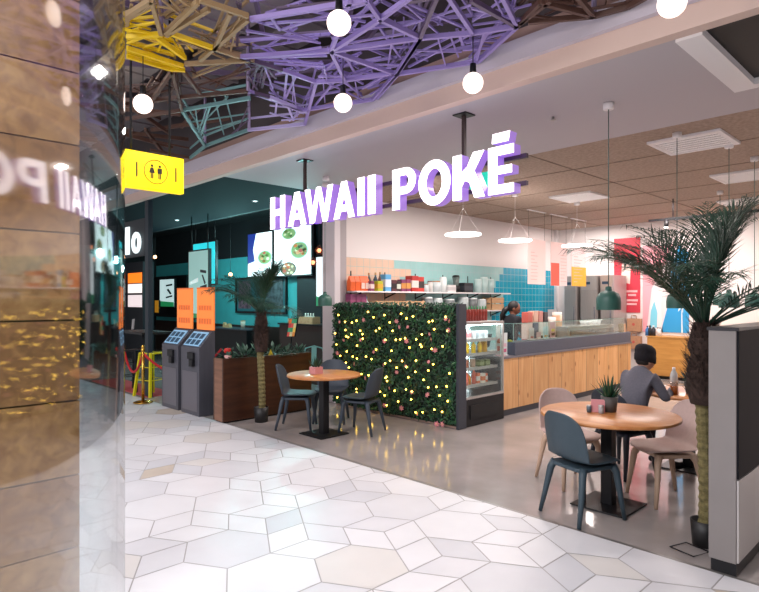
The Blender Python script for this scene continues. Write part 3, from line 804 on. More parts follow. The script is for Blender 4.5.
    row(.74,[sj,('snack_jar','jar',.036,.12,'#a7563c','#eeeeee',False,None),sj,('salad_box','tub',0,.09,'#6b7448','#8c9464',False,(.09,.09)),('salad_box','tub',0,.09,'#6b7448','#8c9464',False,(.09,.09))],where='third')
    ob=('juice_bottle','bottle',.032,.16,'#f09020','#f5f5f5',True,None);tb=('tall_bottle','bottle',.03,.22,'#c8553a','#ffffff',True,None)
    row(.51,[ob,tb,ob,tb,('juice_carton','carton',0,.14,'#f0703a','#f6e8dc',False,(.07,.07)),('juice_carton','carton',0,.13,'#f2e6d8','#e07a4a',False,(.07,.07)),('juice_carton','carton',0,.12,'#f0703a','#f6e8dc',False,(.07,.07))],where='bottom')
    xs=[]
    first=None
    for i in range(9):
        p=at(463.5+i*2.75,323,X=2.38)
        l='red green-capped sauce bottle on the drinks fridge, %s from the left'%ORD[i]
        if first is None:
            first=thing('sauce_bottle',l,'bottle',(2.38,p.y,1.36),0,'red sauce bottles on the drinks fridge')
            b=MB();b.lathe([(.001,0),(.027,0),(.028,.12),(.024,.15),(.011,.165),(.001,.165)],14);part('body',b,mat('sauce_red','#8c2c20',.3),first)
            b=MB();b.lathe([(.013,.155),(.012,.175),(.006,.205),(.001,.207)],12);part('cap',b,mat('cap_green','#1f8a4a',.4),first)
        else: dup(first,(2.38,p.y,1.36),0,l)
fridge()

# ================================================================== COUNTER
def counter():
    x1=2.56;x0=1.95;y0,y1=2.96,7.35
    pine=wood('pine_boards','#cd9560','#e2b27e','Z',2.0,9,.45,boards=.42,board_axis='Y',knots=.17,knotcol='#8d5226')
    t=thing('service_counter','long pine-fronted service counter with a grey worktop ledge','counter',(2.25,5.1,0))
    b=MB();b.box(x0,x1-.02,y0,y1,0,.09);part('plinth',b,M_dark,t,world=True)
    b=MB();b.box(x1-.03,x1,y0,y1,.09,.815);b.box(x0,x1-.03,y1-.03,y1,.09,.815);part('front_panel',b,pine,t,world=True,label='knotty pine front boards')
    b=MB();b.box(x0,x1-.03,y0,y0+.02,.09,.815);b.box(x1-.032,x1+.003,y0-.01,y0+.02,0,.815);b.box(x0,x1-.03,y0+.02,y1-.03,.09,.8);part('carcass',b,M_dark,t,world=True)
    b=MB();b.box(x0-.1,x1+.015,y0-.01,y1+.01,.815,.845);part('worktop',b,mat('worktop_grey','#6c6a72',.35),t,world=True,bevel=.003)
    ys=3.34
    b=MB();b.box(x1-.26,x1,ys,y1,.845,1.03);part('ledge',b,mat('ledge_slate','#4d5362',.45,var=.05,scale=20),t,world=True,bevel=.004,label='slate grey raised ledge')
    gl=glass('guard_glass','#eaf5f3',.02,.06)
    gp=thing('glass_guard','clear glass sneeze guard standing on the slate counter ledge','glass guard',(x1-.1,5.3,1.03))
    yk=6.25
    b=MB();b.box(x1-.05,x1-.042,ys+.02,yk+.9,1.03,1.30);part('front_pane',b,gl,gp,world=True)
    b=MB();b.box(x1-.24,x1-.05,ys+.02,ys+.028,1.03,1.30);part('end_pane',b,gl,gp,world=True)
    b=MB();b.box(x1-.30,x1-.04,ys+.02,yk+.9,1.30,1.308);part('top_pane',b,gl,gp,world=True)
    e=mat('glass_edge','#9fc4bd',.2)
    b=MB()
    for a,c in (((x1-.046,ys+.02,1.304),(x1-.046,yk+.9,1.304)),((x1-.046,ys+.024,1.03),(x1-.046,ys+.024,1.304)),((x1-.24,ys+.024,1.304),(x1-.046,ys+.024,1.304)),((x1-.046,4.3,1.03),(x1-.046,4.3,1.304))): b.bar(a,c,.006,.006)
    part('edge_trim',b,e,gp,world=True)
    # food well behind the glass
    t=thing('food_display_well','stainless serving well behind the glass guard at the far end of the counter','serving counter',(2.1,6.2,.845))
    b=MB();b.box(1.88,2.28,5.4,7.25,.85,1.17);part('casing',b,M_steel,t,world=True,bevel=.006)
    b=MB();b.box(1.86,2.29,5.38,7.27,1.17,1.185);part('lid',b,mat('well_lid','#cfcac8',.2,.6),t,world=True)
    b=MB();b.box(2.28,2.295,5.5,7.2,.9,1.12);part('front_screen',b,mat('well_front','#8f8a8c',.25,.7),t,world=True)
    # things on the counter
    def sign(px,py0,py1,X,w,cols,label,z=None,thick=.012):
        a=at(px,py1,X=X); z0=a.z if z is None else z; h=at(px,py0,X=X).z-z0
        t=thing('counter_card',label,'card holder',(X,a.y,z0),0,'cards on the counter')
        b=MB();b.box(-thick,0,-w/2,w/2,0,h);part('panel',b,mat('card'+cols[0][1:],cols[0],.4),t)
        b=MB()
        for i,c in enumerate(cols[1:]):
            b.box(0,.003,-w*.34,w*.34,h*(.15+.24*i),h*(.30+.24*i),i)
        part('print',b,[mat('print'+c[1:],c,.5) for c in cols[1:]],t)
        b=MB();b.box(-.05,.02,-w/2,w/2,0,.008);part('foot',b,M_white,t)
        return t
    sign(504,333,352,2.45,.17,('#d9dfdf','#d4648b','#e0b9c4'),'white card with pink print standing on the low end of the counter',z=.845)
    sign(498.5,324,340,2.40,.10,('#e5dcd8','#cf4437','#cf4437'),'small red and white card at the fridge end of the counter',z=.845)
    L=1.03;X=2.40
    sign(532,328,341,X,.12,('#e9d3d2','#c96a66'),'pale pink card on the ledge, nearest the fridge',z=L)
    sign(546,326.5,341,X,.15,('#cfe3e8','#d09a40'),'pale blue card with a yellow picture on the counter ledge',z=L)
    sign(553,321,341,X,.15,('#e8a6ab','#3f2a22','#efc94a'),'tall pink card with a dark and yellow picture on the ledge',z=L)
    sign(539,332,341,X,.12,('#e9b9bb','#f2e4e2'),'low pink card behind the glass guard on the ledge',z=L)
    # stack of boxes and jars behind
    def boxthing(nm,label,cat,px,py0,py1,X,wd,col,col2=None,grp=None,z=None):
        a=at(px,py1,X=X);z0=a.z if z is None else z;h=at(px,py0,X=X).z-z0
        return can(nm,label,cat,(X,a.y,z0),0,max(.03,h),col,col2,False,grp,(wd*.8,wd))
    C=.846
    for i,(px,py0,w,c,c2,l) in enumerate(((527,312,.16,'#c9675c','#e8c9c0','red and cream packet on the counter, nearest the worker'),(533,311,.15,'#d9b19c','#4c5a70','peach packet with a dark label on the counter'),(538,311,.14,'#c98a80','#ede3da','rose packet with a cream label on the counter'),(543,312,.14,'#40383c','#e6dfdc','black and white packet at the right of the packets row'))):
        p=at(px,330,X=1.95)
        can('coffee_packet',l,'packet',(1.95,p.y,C),0,max(.1,at(px,py0,X=1.95).z-C),c,c2,False,'packets behind the counter',(.12,w*.9))
    p=at(557,330,X=2.0)
    can('cup_stack','tall stack of brown paper cups on the counter by the fridges','cups',(2.0,p.y,C),.09,at(557,312,X=2.0).z-C,'#b58d6b','#e2d6cc')
    p=at(551,330,X=2.0)
    can('bowl_stack','stack of beige paper bowls left of the brown cup stack','bowls',(2.0,p.y,C),.085,at(551,317,X=2.0).z-C,'#cdb7a8','#e7ddd6')
    for i,px in enumerate((590,597,604,610)):
        p=at(px,322,X=2.0)
        b=MB();b.lathe([(.001,0),(.06,0),(.085,.07),(.08,.07),(.055,.01),(.001,.01)],18);b.lathe([(.085,.07),(.088,.085),(.001,.1)],18)
        single('white_bowl',b,M_white,'white lidded bowl on the serving well, %s from the left'%ORD[i],'bowl',(2.0,min(p.y,7.1-.18*(3-i)),1.185),group='white bowls on the serving well')
    p=at(570,330,X=2.15)
    t=thing('dark_bowl','wide black mesh bowl behind the glass guard at the counter middle','bowl',(2.02,5.12,C))
    b=MB();b.lathe([(.001,0),(.1,0),(.2,.2),(.19,.2),(.09,.02),(.001,.02)],24);part('bowl',b,mat('bowl_dark','#23282a',.5),t)
    b=MB()
    for i in range(26):
        a=i*2.4;r=.17*math.sqrt(i/26);b.ball((r*math.cos(a),r*math.sin(a),.17),.05,7,0,(1,1,.6))
    part('salad',b,mat('salad_green','#243328',.7,var=.4,scale=20),t)
    # till screen behind the low end
    t=thing('till_screen','dark till screen in front of the counter worker','till',(2.16,3.12,C))
    b=MB();b.box(-.08,.08,-.1,.1,0,.02);b.tube([(0,0,.02),(0,0,.15)],.02,8);part('stand',b,M_black,t)
    b=MB();b.prism([(-.15,0),(.15,0),(.15,.2),(-.15,.2)],(0,0,.1),(0,1,0),(.25,0,1),(-.02,0,0));part('display',b,M_dark,t,bevel=.003)
    p=at(521,354,z=.86)
    b=MB();b.box(-.05,.05,-.07,.07,0,.012);b.box(-.04,.04,-.06,.06,.012,.02)
    single('leaflet_pile',b,mat('leaflets','#e0b6bd',.6),'small pile of pink leaflets on the low counter end','leaflets',(2.44,3.14,.845))
    p=at(545,345,X=2.5)
    b=MB();b.lathe([(.001,0),(.04,0),(.05,.02),(.045,.02),(.001,.008)],16);b.ball((0,0,.02),.03,8,0,(1,1,.5))
    single('lemon_dish',b,mat('lemon','#d9c23a',.5),'small yellow dish at the near end of the counter ledge','dish',(2.40,3.44,1.03))
    p=at(620,338,X=2.2)
    can('paper_bag_small','small kraft bag standing at the far end of the counter','bag',(2.3,7.2,1.19) if False else (2.43,7.27,1.03),0,.16,'#c59a76',None,False,None,(.1,.12))
counter()

# ================================================================== WALL SHELVES AND GOODS
def shelves():
    X0,X1=-.098,.22
    for z,l,ya,yb in ((1.80,'long white wall shelf crowded with packets above the hedge',2.36,6.8),(1.44,'lower wall shelf with wooden crates behind the hedge',2.36,6.8)):
        t=thing('wall_shelf',l,'shelf',(X0,(ya+yb)/2,z))
        b=MB();b.box(X0,X1,ya,yb,z-.025,z);part('board',b,M_white,t,world=True,bevel=.003)
        for y in (2.5,3.3,4.1,4.9,5.7,6.5):
            b=MB();b.box(X0,X0+.01,y-.008,y+.008,z-.15,z+.34 if z>1.6 else z+.1);b.bar((X0+.01,y,z-.12),(X1-.05,y,z-.03),.015,.02)
            part('bracket',b,M_black,t,world=True)
    def put(nm,lab,cat,px,py0,w,col,cap=None,neck=False,box=True,z=1.80,X=.08,py1=None,grp='goods on the wall shelves'):
        p=at(px,290,X=X)
        h=max(.04,at(px,py0,X=X).z-z)
        D=(p-Vector((CX,CY,1.65))).length
        return can(nm,lab,cat,(X,p.y,z),w/2,h,col,cap,neck,grp,(min(w,.22),w) if box else None)
    S='on the wall shelf above the hedge'
    for i,px in enumerate((352,357,362,366)):
        p=at(px,290,X=.1);h=at(px,276,X=.1).z-1.80
        t=thing('coffee_bag','orange foil bag at the left end of the upper wall shelf, %s of four'%ORD[i],'bag',(.08,p.y,1.80),0,'goods on the wall shelves')
        b=MB();w=.052
        b.add([(-.04,-w,0),(.04,-w,0),(.04,w,0),(-.04,w,0),(-.05,-w,h*.6),(.05,-w,h*.6),(.05,w,h*.6),(-.05,w,h*.6),(-.006,-w,h),(.006,-w,h),(.006,w,h),(-.006,w,h)],
              [(0,3,2,1)]+[(a+i2,a+(i2+1)%4,a+4+(i2+1)%4,a+4+i2) for a in (0,4) for i2 in range(4)]+[(8,9,10,11)],0,False)
        part('pouch',b,mat('orange_foil','#e2622a',.4),t,bevel=.004)
        if i>=2:
            b=MB();b.box(.045,.054,-.035,.035,h*.15,h*.55);part('sticker',b,mat('sticker_pale','#e6cfc4',.5),t)
    sp=[('sauce_bottle_dark',369,273,.07,'#28352f','#c08040',True,False,'dark green bottle right of the orange bags'),
        ('sauce_bottle_dark',375.5,272.5,.08,'#2c4655','#b38a50',True,False,'blue-black bottle with a tan cap'),
        ('sauce_bottle_dark',380,272,.07,'#6f4e48','#b38a50',True,False,'brown bottle beside the blue-black bottle'),
        ('spice_packet',371,281,.08,'#7c3a5a','#e6d2cc',False,True,'purple packet left of the yellow-green boxes'),
        ('tea_box',378,281,.12,'#b9bd2c','#d8a638',False,True,'yellow-green tea box'),
        ('snack_pouch',385.5,274.5,.14,'#5fa7d6','#d9dfea',False,True,'light blue and white pouch'),
        ('dark_carton',392,280,.12,'#5b2f36','#2a2124',False,True,'dark maroon carton next to the blue pouch'),
        ('dark_carton',397,281,.10,'#3b2a2c','#c9d0c4',False,True,'near-black carton with a pale label'),
        ('patterned_carton',401.5,279.5,.11,'#7d3a63','#c98a44',False,True,'purple carton with an ochre band, left one of two'),
        ('patterned_carton',406.5,279.5,.11,'#8a3f63','#d29a52',False,True,'purple carton with an ochre band, right one of two'),
        ('chip_bag',412,276,.17,'#b2302c','#e0d6cf',False,True,'bright red snack bag, left of the two'),
        ('chip_bag',418,277,.16,'#c23a30','#3a2f2d',False,True,'bright red snack bag, right of the two'),
        ('food_jar',425,284,.14,'#c7ced0','#8a5a42',False,False,'pale blue jar with a brown lid'),
        ('food_jar',430,281,.10,'#d0cdca','#6c3c30',False,False,'grey jar with a maroon lid'),
        ('food_jar',436,281,.18,'#cbd4d6','#a8703c',False,False,'wide clear jar with a wooden lid'),
        ('food_jar',443,277,.14,'#dfe6e6','#e6eaea',False,False,'tall white jar'),
        ('white_toaster',448,285,.22,'#e6e3e3','#c9c6c6',False,True,'white appliance at the middle of the shelf'),
        ('stereo_box',464.5,283,.28,'#23252a','#3c3f46',False,True,'black machine box'),
        ('glass_jug',478,279,.16,'#b8d3d2','#cfe2e0',False,False,'pale glass jug, left one'),
        ('glass_jug',484,277,.16,'#bad5d3','#d0e3e1',False,False,'pale glass jug, middle one'),
        ('glass_jug',490,279,.16,'#b6d1d0','#cfe2e0',False,False,'pale glass jug, right one')]
    for nm,px,py0,w,c,cap,nk,bx,l in sp:
        back=.02 if nm=='sauce_bottle_dark' else (.15 if nm in('spice_packet','tea_box') else .09)
        put(nm,l+' on the upper wall shelf',nm.split('_')[-1],px,py0,w,c,cap,nk,bx,X=back)
    # blender
    p=at(456,290,X=.09)
    t=thing('blender','black blender with a smoky jug on the upper wall shelf','blender',(.09,p.y,1.80),0,'goods on the wall shelves')
    b=MB();b.lathe([(.001,0),(.085,0),(.075,.13),(.001,.13)],16);part('motor_base',b,M_black,t)
    b=MB();b.lathe([(.05,.13),(.075,.30),(.001,.30)],16);part('jug',b,mat('smoky_jug','#56625f',.2),t)
    b=MB();b.lathe([(.078,.30),(.06,.335),(.001,.34)],16);part('lid',b,M_black,t)
    # crates on the lower shelf
    pine=wood('crate_pine','#c79a70','#dcb68c','Y',3,9,.6)
    def crate(px,w,label,X=.08,z=1.44,h=.17,d=.24):
        y=at(px,299,X=X).y
        t=thing('wooden_crate',label,'crate',(X,y,z),0,'wooden crates on the wall shelves')
        for k in range(2):
            b=MB();z0=.006+k*(h/2);b.box(d/2-.012,d/2,-w/2,w/2,z0,z0+h/2-.018);b.box(-d/2,-d/2+.012,-w/2,w/2,z0,z0+h/2-.018);b.box(-d/2,d/2,-w/2,-w/2+.012,z0,z0+h/2-.018);b.box(-d/2,d/2,w/2-.012,w/2,z0,z0+h/2-.018);part('slat',b,pine,t)
        b=MB();b.box(-d/2+.012,d/2-.012,-w/2+.012,w/2-.012,0,.012)
        for sx in (-1,1):
            for sy in (-1,1): b.box(sx*(d/2-.03)-.012,sx*(d/2-.03)+.012,sy*(w/2-.03)-.012,sy*(w/2-.03)+.012,0,h)
        part('frame',b,pine,t)
    crate(381,.45,'pine crate on the lower wall shelf, first from the left, under the tea box',h=.2)
    crate(397,.40,'pine crate on the lower wall shelf, under the purple cartons',h=.2)
    crate(413,.40,'pine crate on the lower wall shelf, under the red snack bags',h=.2)
    crate(493,.46,'pine crate at the far end of the wall shelves behind the sauce bottles',h=.27)
    for i,px in enumerate((351,356,361)):
        put('purple_carton','purple carton on the lower wall shelf, %s from the left'%ORD[i],'carton',px,294,.13,'#7d3a60','#954a70',False,True,z=1.44)
    put('milk_bottle','small white bottle between the purple cartons and crates on the lower shelf','bottle',366.5,296.5,.07,'#d8dde0','#5ab0d0',True,False,z=1.44)
    for i,px in enumerate((427,437,449,463,472,481)):
        put('mixing_bowl' if i%2 else 'steel_pan',('pale mixing tub' if i%2 else 'steel pan')+' on the lower wall shelf, %s right of the crates'%ORD[i],'bowl' if i%2 else 'pan',px,297+(i%3),.22,'#b7c3c4' if i%2 else '#6d7476','#dfe5e5',False,False,z=1.44)
shelves()

# ================================================================== HANGING MENU BANNERS
def banners():
    X=1.25
    specs=[(528,545.5,238.5,284,'pale pink hanging menu panel, left of the three','#f0d6d2',None),
           (551,567,241.5,285.5,'hanging menu panel with a coral lower left block, middle of the three','#f0d3d0','#e8604c'),
           (571.5,586,244,286,'hanging menu panel white above and yellow below, right of the three','#f3e2e2','#f2b23c')]
    for xa,xb,yt,yb,l,c,c2 in specs:
        ya=at(xa,260,X=X).y;yb2=at(xb,260,X=X).y
        zt=at(xa,yt,X=X).z;zb=at(xa,yb,X=X).z
        t=thing('menu_banner',l,'menu board',(X,(ya+yb2)/2,zt),0,'hanging menu panels')
        b=MB();b.box(X-.01,X,ya,yb2,zb,zt);part('panel',b,mat('banner'+c[1:],c,.5),t,world=True)
        b=MB();w=yb2-ya;H=zt-zb
        if c2=='#e8604c': b.box(X,X+.003,ya,ya+w*.5,zb,zb+H*.52)
        elif c2: b.box(X,X+.003,ya,yb2,zb,zb+H*.46)
        if c2:part('colour_block',b,mat('block'+c2[1:],c2,.5),t,world=True)
        b=MB();rr=random.Random(len(l))
        for k in range(9):
            z=zb+H*(.10+.075*k);y0=ya+w*(.58 if c2=='#e8604c' else .15);b.box(X+.003,X+.005,y0,min(y0+w*rr.uniform(.2,.6),yb2-.03),z,z+.012)
        part('print',b,mat('banner_print','#dcb3ae',.6),t,world=True)
        for y in (ya+.03,yb2-.03):
            b=MB();b.tube([(X-.005,y,zt),(X-.005,y,3.385)],.0025,5);part('wire',b,M_cord,t,world=True)
        b=MB();b.box(X-.03,X+.02,ya,yb2,3.372,3.39);part('ceiling_plate',b,M_white,t,world=True)
banners()
# ring lamps
def rings():
    first=None
    for (px,py),l in (((463,235.5),'glowing white ring lamp hung behind the sign, left of the three'),((515,241.5),'glowing white ring lamp hung left of the menu panels, middle of the three'),((577,246.5),'glowing white ring lamp hung behind the menu panels, furthest of the three')):
        p=at(px,py,z=2.6)
        if first is None:
            first=thing('ring_lamp',l,'pendant lamp',p,0,'white ring pendant lamps')
            b=MB();b.lathe([(.001,0),(.26,0),(.27,.012),(.26,.028),(.001,.03)],36);part('disc',b,mat('ring_glow','#ffffff',.4,emit=3.2,ecol='#fff6f0'),first)
            b=MB()
            for k in range(3):
                a=k*2*PI/3+.4;b.tube([(.25*math.cos(a),.25*math.sin(a),.03),(0,0,.40)],.0015,4)
            b.tube([(0,0,.40),(0,0,.735)],.002,4);part('wire',b,M_white,first)
            b=MB();b.lathe([(.001,.735),(.05,.735),(.05,.78),(.001,.78)],16);part('canopy',b,M_white,first)
        else: dup(first,p,0,l)
rings()
# green bell pendants
def bells():
    first=None
    def top(p):
        return (SOF if p.y<2.05 and p.y>0 else 3.38)
    for (px,D),l in (((608.5,5.01),'green bell pendant lamp nearest the counter, hung from the soffit above the large table'),
                   ((677,6.0),'green bell pendant lamp half hidden by the palm fronds'),
                   ((729,6.4),'green bell pendant lamp right of the tall palm'),
                   ((754.5,7.0),'green bell pendant lamp at the right edge of the picture'),
                   ((720,9.2),'small far green bell pendant lamp peeping out behind the nearer one on the right'),
                   ((325,8.45),'green bell pendant lamp hanging by the white column end left of the hedge')):
        p=at(px,300,D=D);p.z=1.565
        T=top(p)-1.565
        def build(lbl,T):
            t=thing('bell_pendant',lbl,'pendant lamp',p,0,'green bell pendant lamps')
            b=MB();b.lathe([(.101,0),(.102,.07),(.098,.105),(.082,.140),(.05,.160),(.03,.165),(.026,.185),(.024,.20),(.001,.205),],28);b.lathe([(.097,0),(.097,.07),(.09,.105),(.07,.135),(.001,.15)],28);b.lathe([(.101,0),(.097,0)],28);part('shade',b,M_green,t)
            b=MB();b.ball((0,0,.075),.03,10);part('bulb',b,mat('bell_bulb','#fff0dc',.4,emit=3,ecol='#ffdfb8'),t)
            b=MB();b.tube([(0,0,.2),(0,0,T-.05)],.004,6);part('cord',b,mat('cord_green','#3a5550',.6),t)
            b=MB();b.lathe([(.001,T-.055),(.042,T-.055),(.045,T-.05),(.045,T-.001),(.001,T-.001)],20);part('canopy',b,M_white,t)
        build(l,T)
bells()
# white canopy left on the soffit behind the sign, small sprinkler
p=at(326,177,z=SOF);b=MB();b.lathe([(.001,-.05),(.045,-.05),(.047,-.045),(.047,0),(.001,0)],18)
single('smoke_detector',b,M_white,'small white drum on the soffit behind the sign letters','detector',(p.x,p.y,SOF))
p=at(553,117,z=SOF);b=MB();b.lathe([(.001,-.035),(.012,-.035),(.03,-.028),(.012,-.02),(.012,.02),(.001,.02)],12)
single('sprinkler_head',b,M_steel,'tiny metal sprinkler head on the grey soffit right of the sign','sprinkler',(p.x,p.y,SOF))
# ceiling vents
def vents():
    for i,(c,l) in enumerate((((5.07,2.95),'square white slotted air grille nearest the soffit'),((5.0,5.3),'square white slotted air grille further back at the right'),((2.6,5.2),'square white slotted air grille behind the near pendant cord'),((4.4,7.7),'square white air grille furthest back over the palm'))):
        t=thing('air_grille',l+' in the brown ceiling','vent',(c[0],c[1],3.38),0,'ceiling air grilles')
        h=.36
        b=MB()
        b.box(-h,h,-h,-h+.05,-.03,-.002);b.box(-h,h,h-.05,h,-.03,-.002);b.box(-h,-h+.05,-h+.05,h-.05,-.03,-.002);b.box(h-.05,h,-h+.05,h-.05,-.03,-.002);part('frame',b,M_white,t)
        b=MB();b.box(-h+.05,h-.05,-h+.05,h-.05,-.012,-.002);part('backing',b,mat('vent_back','#3d393b',.7),t)
        b=MB()
        for k in range(7):
            y=-h+.09+k*.09;b.bar((-h+.05,y,-.022),(h-.05,y,-.022),.058,.006)
        part('blades',b,mat('vent_white','#fbf8f8',.5),t)
vents()
# ceiling track with spots at the back right
def track():
    t=thing('light_track','dark ceiling track with small lit spots at the back right','track light',(6,6.6,3.38))
    b=MB();b.box(3.2,11.5,6.55,6.6,3.02,3.06)
    for x in (3.6,5.5,7.5,9.5,11.2): b.tube([(x,6.575,3.06),(x,6.575,3.38)],.01,6)
    part('rail',b,M_black,t,world=True)
    for x in (3.5,4.2,4.9,5.6,6.3,7.0,7.7,8.4):
        b=MB();b.tube([(x,6.575,3.02),(x,6.54,2.90)],.035,10);h=part('spot_head',b,M_black,t,world=True)
        b=MB();b.tube([(x,6.54,2.901),(x,6.5385,2.895)],.03,10);part('lens',b,mat('spot_lens','#ffffff',.4,emit=10,ecol='#fff4ea'),h,world=True)
track()
# green exit box hanging behind the sign
b=MB();t=thing('exit_box','blank green lit emergency box hanging behind the last letters of the sign','emergency sign',(at(484,180,Y=1.9).x,1.9,3.38))
p=at(484,180,Y=1.9)
b.box(p.x-.2,p.x+.2,1.88,1.94,p.z-.09,p.z+.09);part('case',b,mat('exit_green','#16b39a',.4,emit=.8,ecol='#18c8ab'),t,world=True)
b=MB();b.tube([(p.x-.12,1.91,p.z+.09),(p.x-.12,1.91,3.352)],.006,6);part('hanger',b,M_black,t,world=True)
b=MB();b.tube([(p.x+.12,1.91,p.z+.09),(p.x+.12,1.91,3.352)],.006,6);part('hanger',b,M_black,t,world=True)

# ================================================================== BACK WALL: FRIDGES, POSTER, BAGS, CABINET, MURAL
def back():
    Y=9.3
    for i,(xa,xb,l) in enumerate(((564,576.5,'tall stainless fridge at the end of the teal tiles, left one'),(580,597,'tall stainless fridge right of its twin, by the near green lamp'),(600,613,'third stainless cabinet, mostly behind the near green lamp'))):
        yf=8.55
        a=at(xa,300,Y=yf).x;c=at(xb,300,Y=yf).x
        t=thing('steel_fridge',l,'fridge',((a+c)/2,yf+.35,0),0,'stainless kitchen fridges')
        H=2.20
        b=MB();b.box(a,c,yf+.03,yf+.7,.1,H);part('cabinet',b,M_steel,t,world=True,bevel=.005)
        b=MB();b.box(a+.02,c-.02,yf+.05,yf+.65,0,.1);part('base',b,M_black,t,world=True)
        d=MB();d.box(a+.012,c-.012,yf,yf+.03,.12,H-.32);dr=part('door',d,mat('steel_door','#a8a09d',.32,.45,var=.08,scale=4,stretch=(18,18,.5)),t,world=True,bevel=.003)
        b=MB();b.tube([(c-.05,yf-.03,.9),(c-.05,yf-.03,1.5)],.01,8);part('handle',b,M_graph,dr,world=True)
        b=MB();b.box(a+.012,c-.012,yf,yf+.03,H-.31,H-.01);part('control_panel',b,M_steel,t,world=True)
        b=MB();b.box((a+c)/2-.1,(a+c)/2+.04,yf-.004,yf,H-.20,H-.14);part('display',b,mat('fridge_display','#1c2633',.3,emit=.1,ecol='#5fa8e0'),t,world=True,label='small blue lit display')
    p0=at(587,310,Y=8.5);
    # red poster
    xa=at(614,300,Y=9.28).x;xb=at(640,300,Y=9.28).x;zt=at(627,238,Y=9.28).z;zb=at(627,312.5,Y=9.28).z
    t=thing('red_poster','red poster with a white bag picture on the back wall above the paper bags','poster',((xa+xb)/2,9.29,zb))
    b=MB();b.box(xa,xb,9.282,9.298,zb,zt);part('sheet',b,mat('poster_red','#d13a4c',.5),t,world=True)
    w=xb-xa;h=zt-zb;b=MB();b.prism([(.28,.42),(.62,.38),(.66,.68),(.32,.72)],(xa,9.282,zb),(w,0,0),(0,0,h),(0,-.004,0));part('bag_picture',b,mat('poster_bag','#efd9d2',.5),t,world=True)
    b=MB()
    for k,(u0,u1,v) in enumerate(((.5,.9,.27),(.55,.85,.22),(.5,.92,.15),(.5,.88,.10),(.08,.3,.16),(.08,.35,.22))): b.box(xa+w*u0,xa+w*u1,9.278,9.282,zb+h*v,zb+h*(v+.028))
    part('lettering',b,mat('poster_text','#f0b9bd',.5),t,world=True)
    b=MB();b.box(xa+w*.1,xa+w*.42,9.278,9.282,zb+h*.015,zb+h*.045);part('caption',b,mat('poster_black','#301a22',.5),t,world=True)
    # paper bags hung on the wall
    kraft=mat('kraft','#b98c6c',.8,var=.08,scale=20)
    first=None;k=0
    for px,py0,py1,l in ((617,318,332,'kraft paper bag hung on the back wall, upper left of four'),(634,317.5,331.5,'kraft paper bag hung on the back wall, upper right of four'),(618,336,350,'kraft paper bag hung on the back wall, lower left of four by the counter end'),(634,335,349,'kraft paper bag hung on the back wall, lower right of four')):
        x=at(px,310,Y=9.2).x;zb=at(px,py1,Y=9.2).z
        if first is None:
            t=first=thing('paper_bag',l,'paper bag',(x,9.22,zb),0,'kraft paper bags on the back wall')
            b=MB();b.box(-.15,.15,-.05,.06,0,.29);part('body',b,kraft,t,bevel=.006)
            b=MB();b.tube([(-.06,-.03,.285),(-.05,-.03,.36),(.05,-.03,.36),(.06,-.03,.285)],.009,6);part('handle',b,kraft,t)
            b=MB();b.prism([(.02*math.cos(i*PI/6)*1.6,.02*math.sin(i*PI/6)*1.6) for i in range(12)],(0,-.05,.16),(1,0,0),(0,0,1),(0,-.003,0));part('stamp',b,mat('bag_stamp','#c2564e',.6),t)
            b=MB();b.tube([(0,.085,.35),(0,-.04,.35)],.007,6);part('hook',b,M_black,t)
        else: dup(first,(x,9.22,zb),0,l)
    # wood cabinet and mural
    oc=wood('cabinet_ochre','#b8803c','#cf9850','X',2,8,.45)
    xa=at(647,350,Y=8.75).x;xb=xa+3.3
    t=thing('sideboard','ochre wood sideboard against the back wall beyond the seated person','cabinet',((xa+xb)/2,9.0,0))
    b=MB();b.box(xa,xb,8.77,9.28,.06,.86);part('carcass',b,oc,t,world=True)
    b=MB();b.box(xa+.03,xb-.03,8.82,9.25,0,.06);part('plinth',b,M_black,t,world=True)
    for i in range(4):
        w=(xb-xa)/4;b=MB();b.box(xa+i*w+.004,xa+(i+1)*w-.004,8.75,8.77,.08,.855);d=part('door',b,oc,t,world=True)
        b=MB();b.tube([(xa+(i+1)*w-.05,8.735,.6),(xa+(i+1)*w-.05,8.735,.72)],.007,6);part('handle',b,M_black,d,world=True)
    b=MB();b.box(xa-.01,xb+.01,8.74,9.29,.86,.885);part('top',b,oc,t,world=True)
    for i,(px,h,c,l) in enumerate(((650,.16,'#26272b','black bottle on the sideboard, left one'),(653.5,.16,'#2a2c35','black bottle on the sideboard, right one'),(647.5,.15,'#2c6fae','blue bottle at the left end of the sideboard'),(659,.12,'#e3e0df','white tub on the sideboard'))):
        x=at(px,338,Y=8.9).x
        can('sauce_bottle_small',l,'bottle',(x,8.9,.885),.045,h+.06,c,'#e3e0df' if i==1 else '#151515',i<3)
    xm0=at(640.5,300,Y=9.28).x;xm1=at(689,300,Y=9.28).x;z0=.95;z1=2.85
    t=thing('wall_mural','pink and blue painted mural with a white palm silhouette on the back wall','mural',((xm0+xm1)/2,9.295,z0))
    W=xm1-xm0;Hh=z1-z0
    b=MB();b.box(xm0+.05,xm1,9.285,9.299,z0,z1);part('ground',b,mat('mural_white','#ecdcdf',.6),t,world=True)
    def blob(c,poly,col,off):
        b=MB();b.prism(poly,(xm0+.05,9.285-off,z0),(W-.05,0,0),(0,0,Hh),(0,-.002,0));part(c,b,mat('mural'+col[1:],col,.6),t,world=True)
    blob('pink_shape',[(0,0),(.08,0),(.2,.5),(.5,.8),(.65,1),(0,1)],'#f0a9b4',.001)
    blob('white_shape',[(.1,0),(.45,0),(.40,.3),(.5,.62),(.3,.5),(.18,.3)],'#f1e6e8',.003)
    blob('blue_shape',[(.40,0),(1,0),(1,.9),(.78,.98),(.62,.7),(.58,.35)],'#2f9bd8',.003)
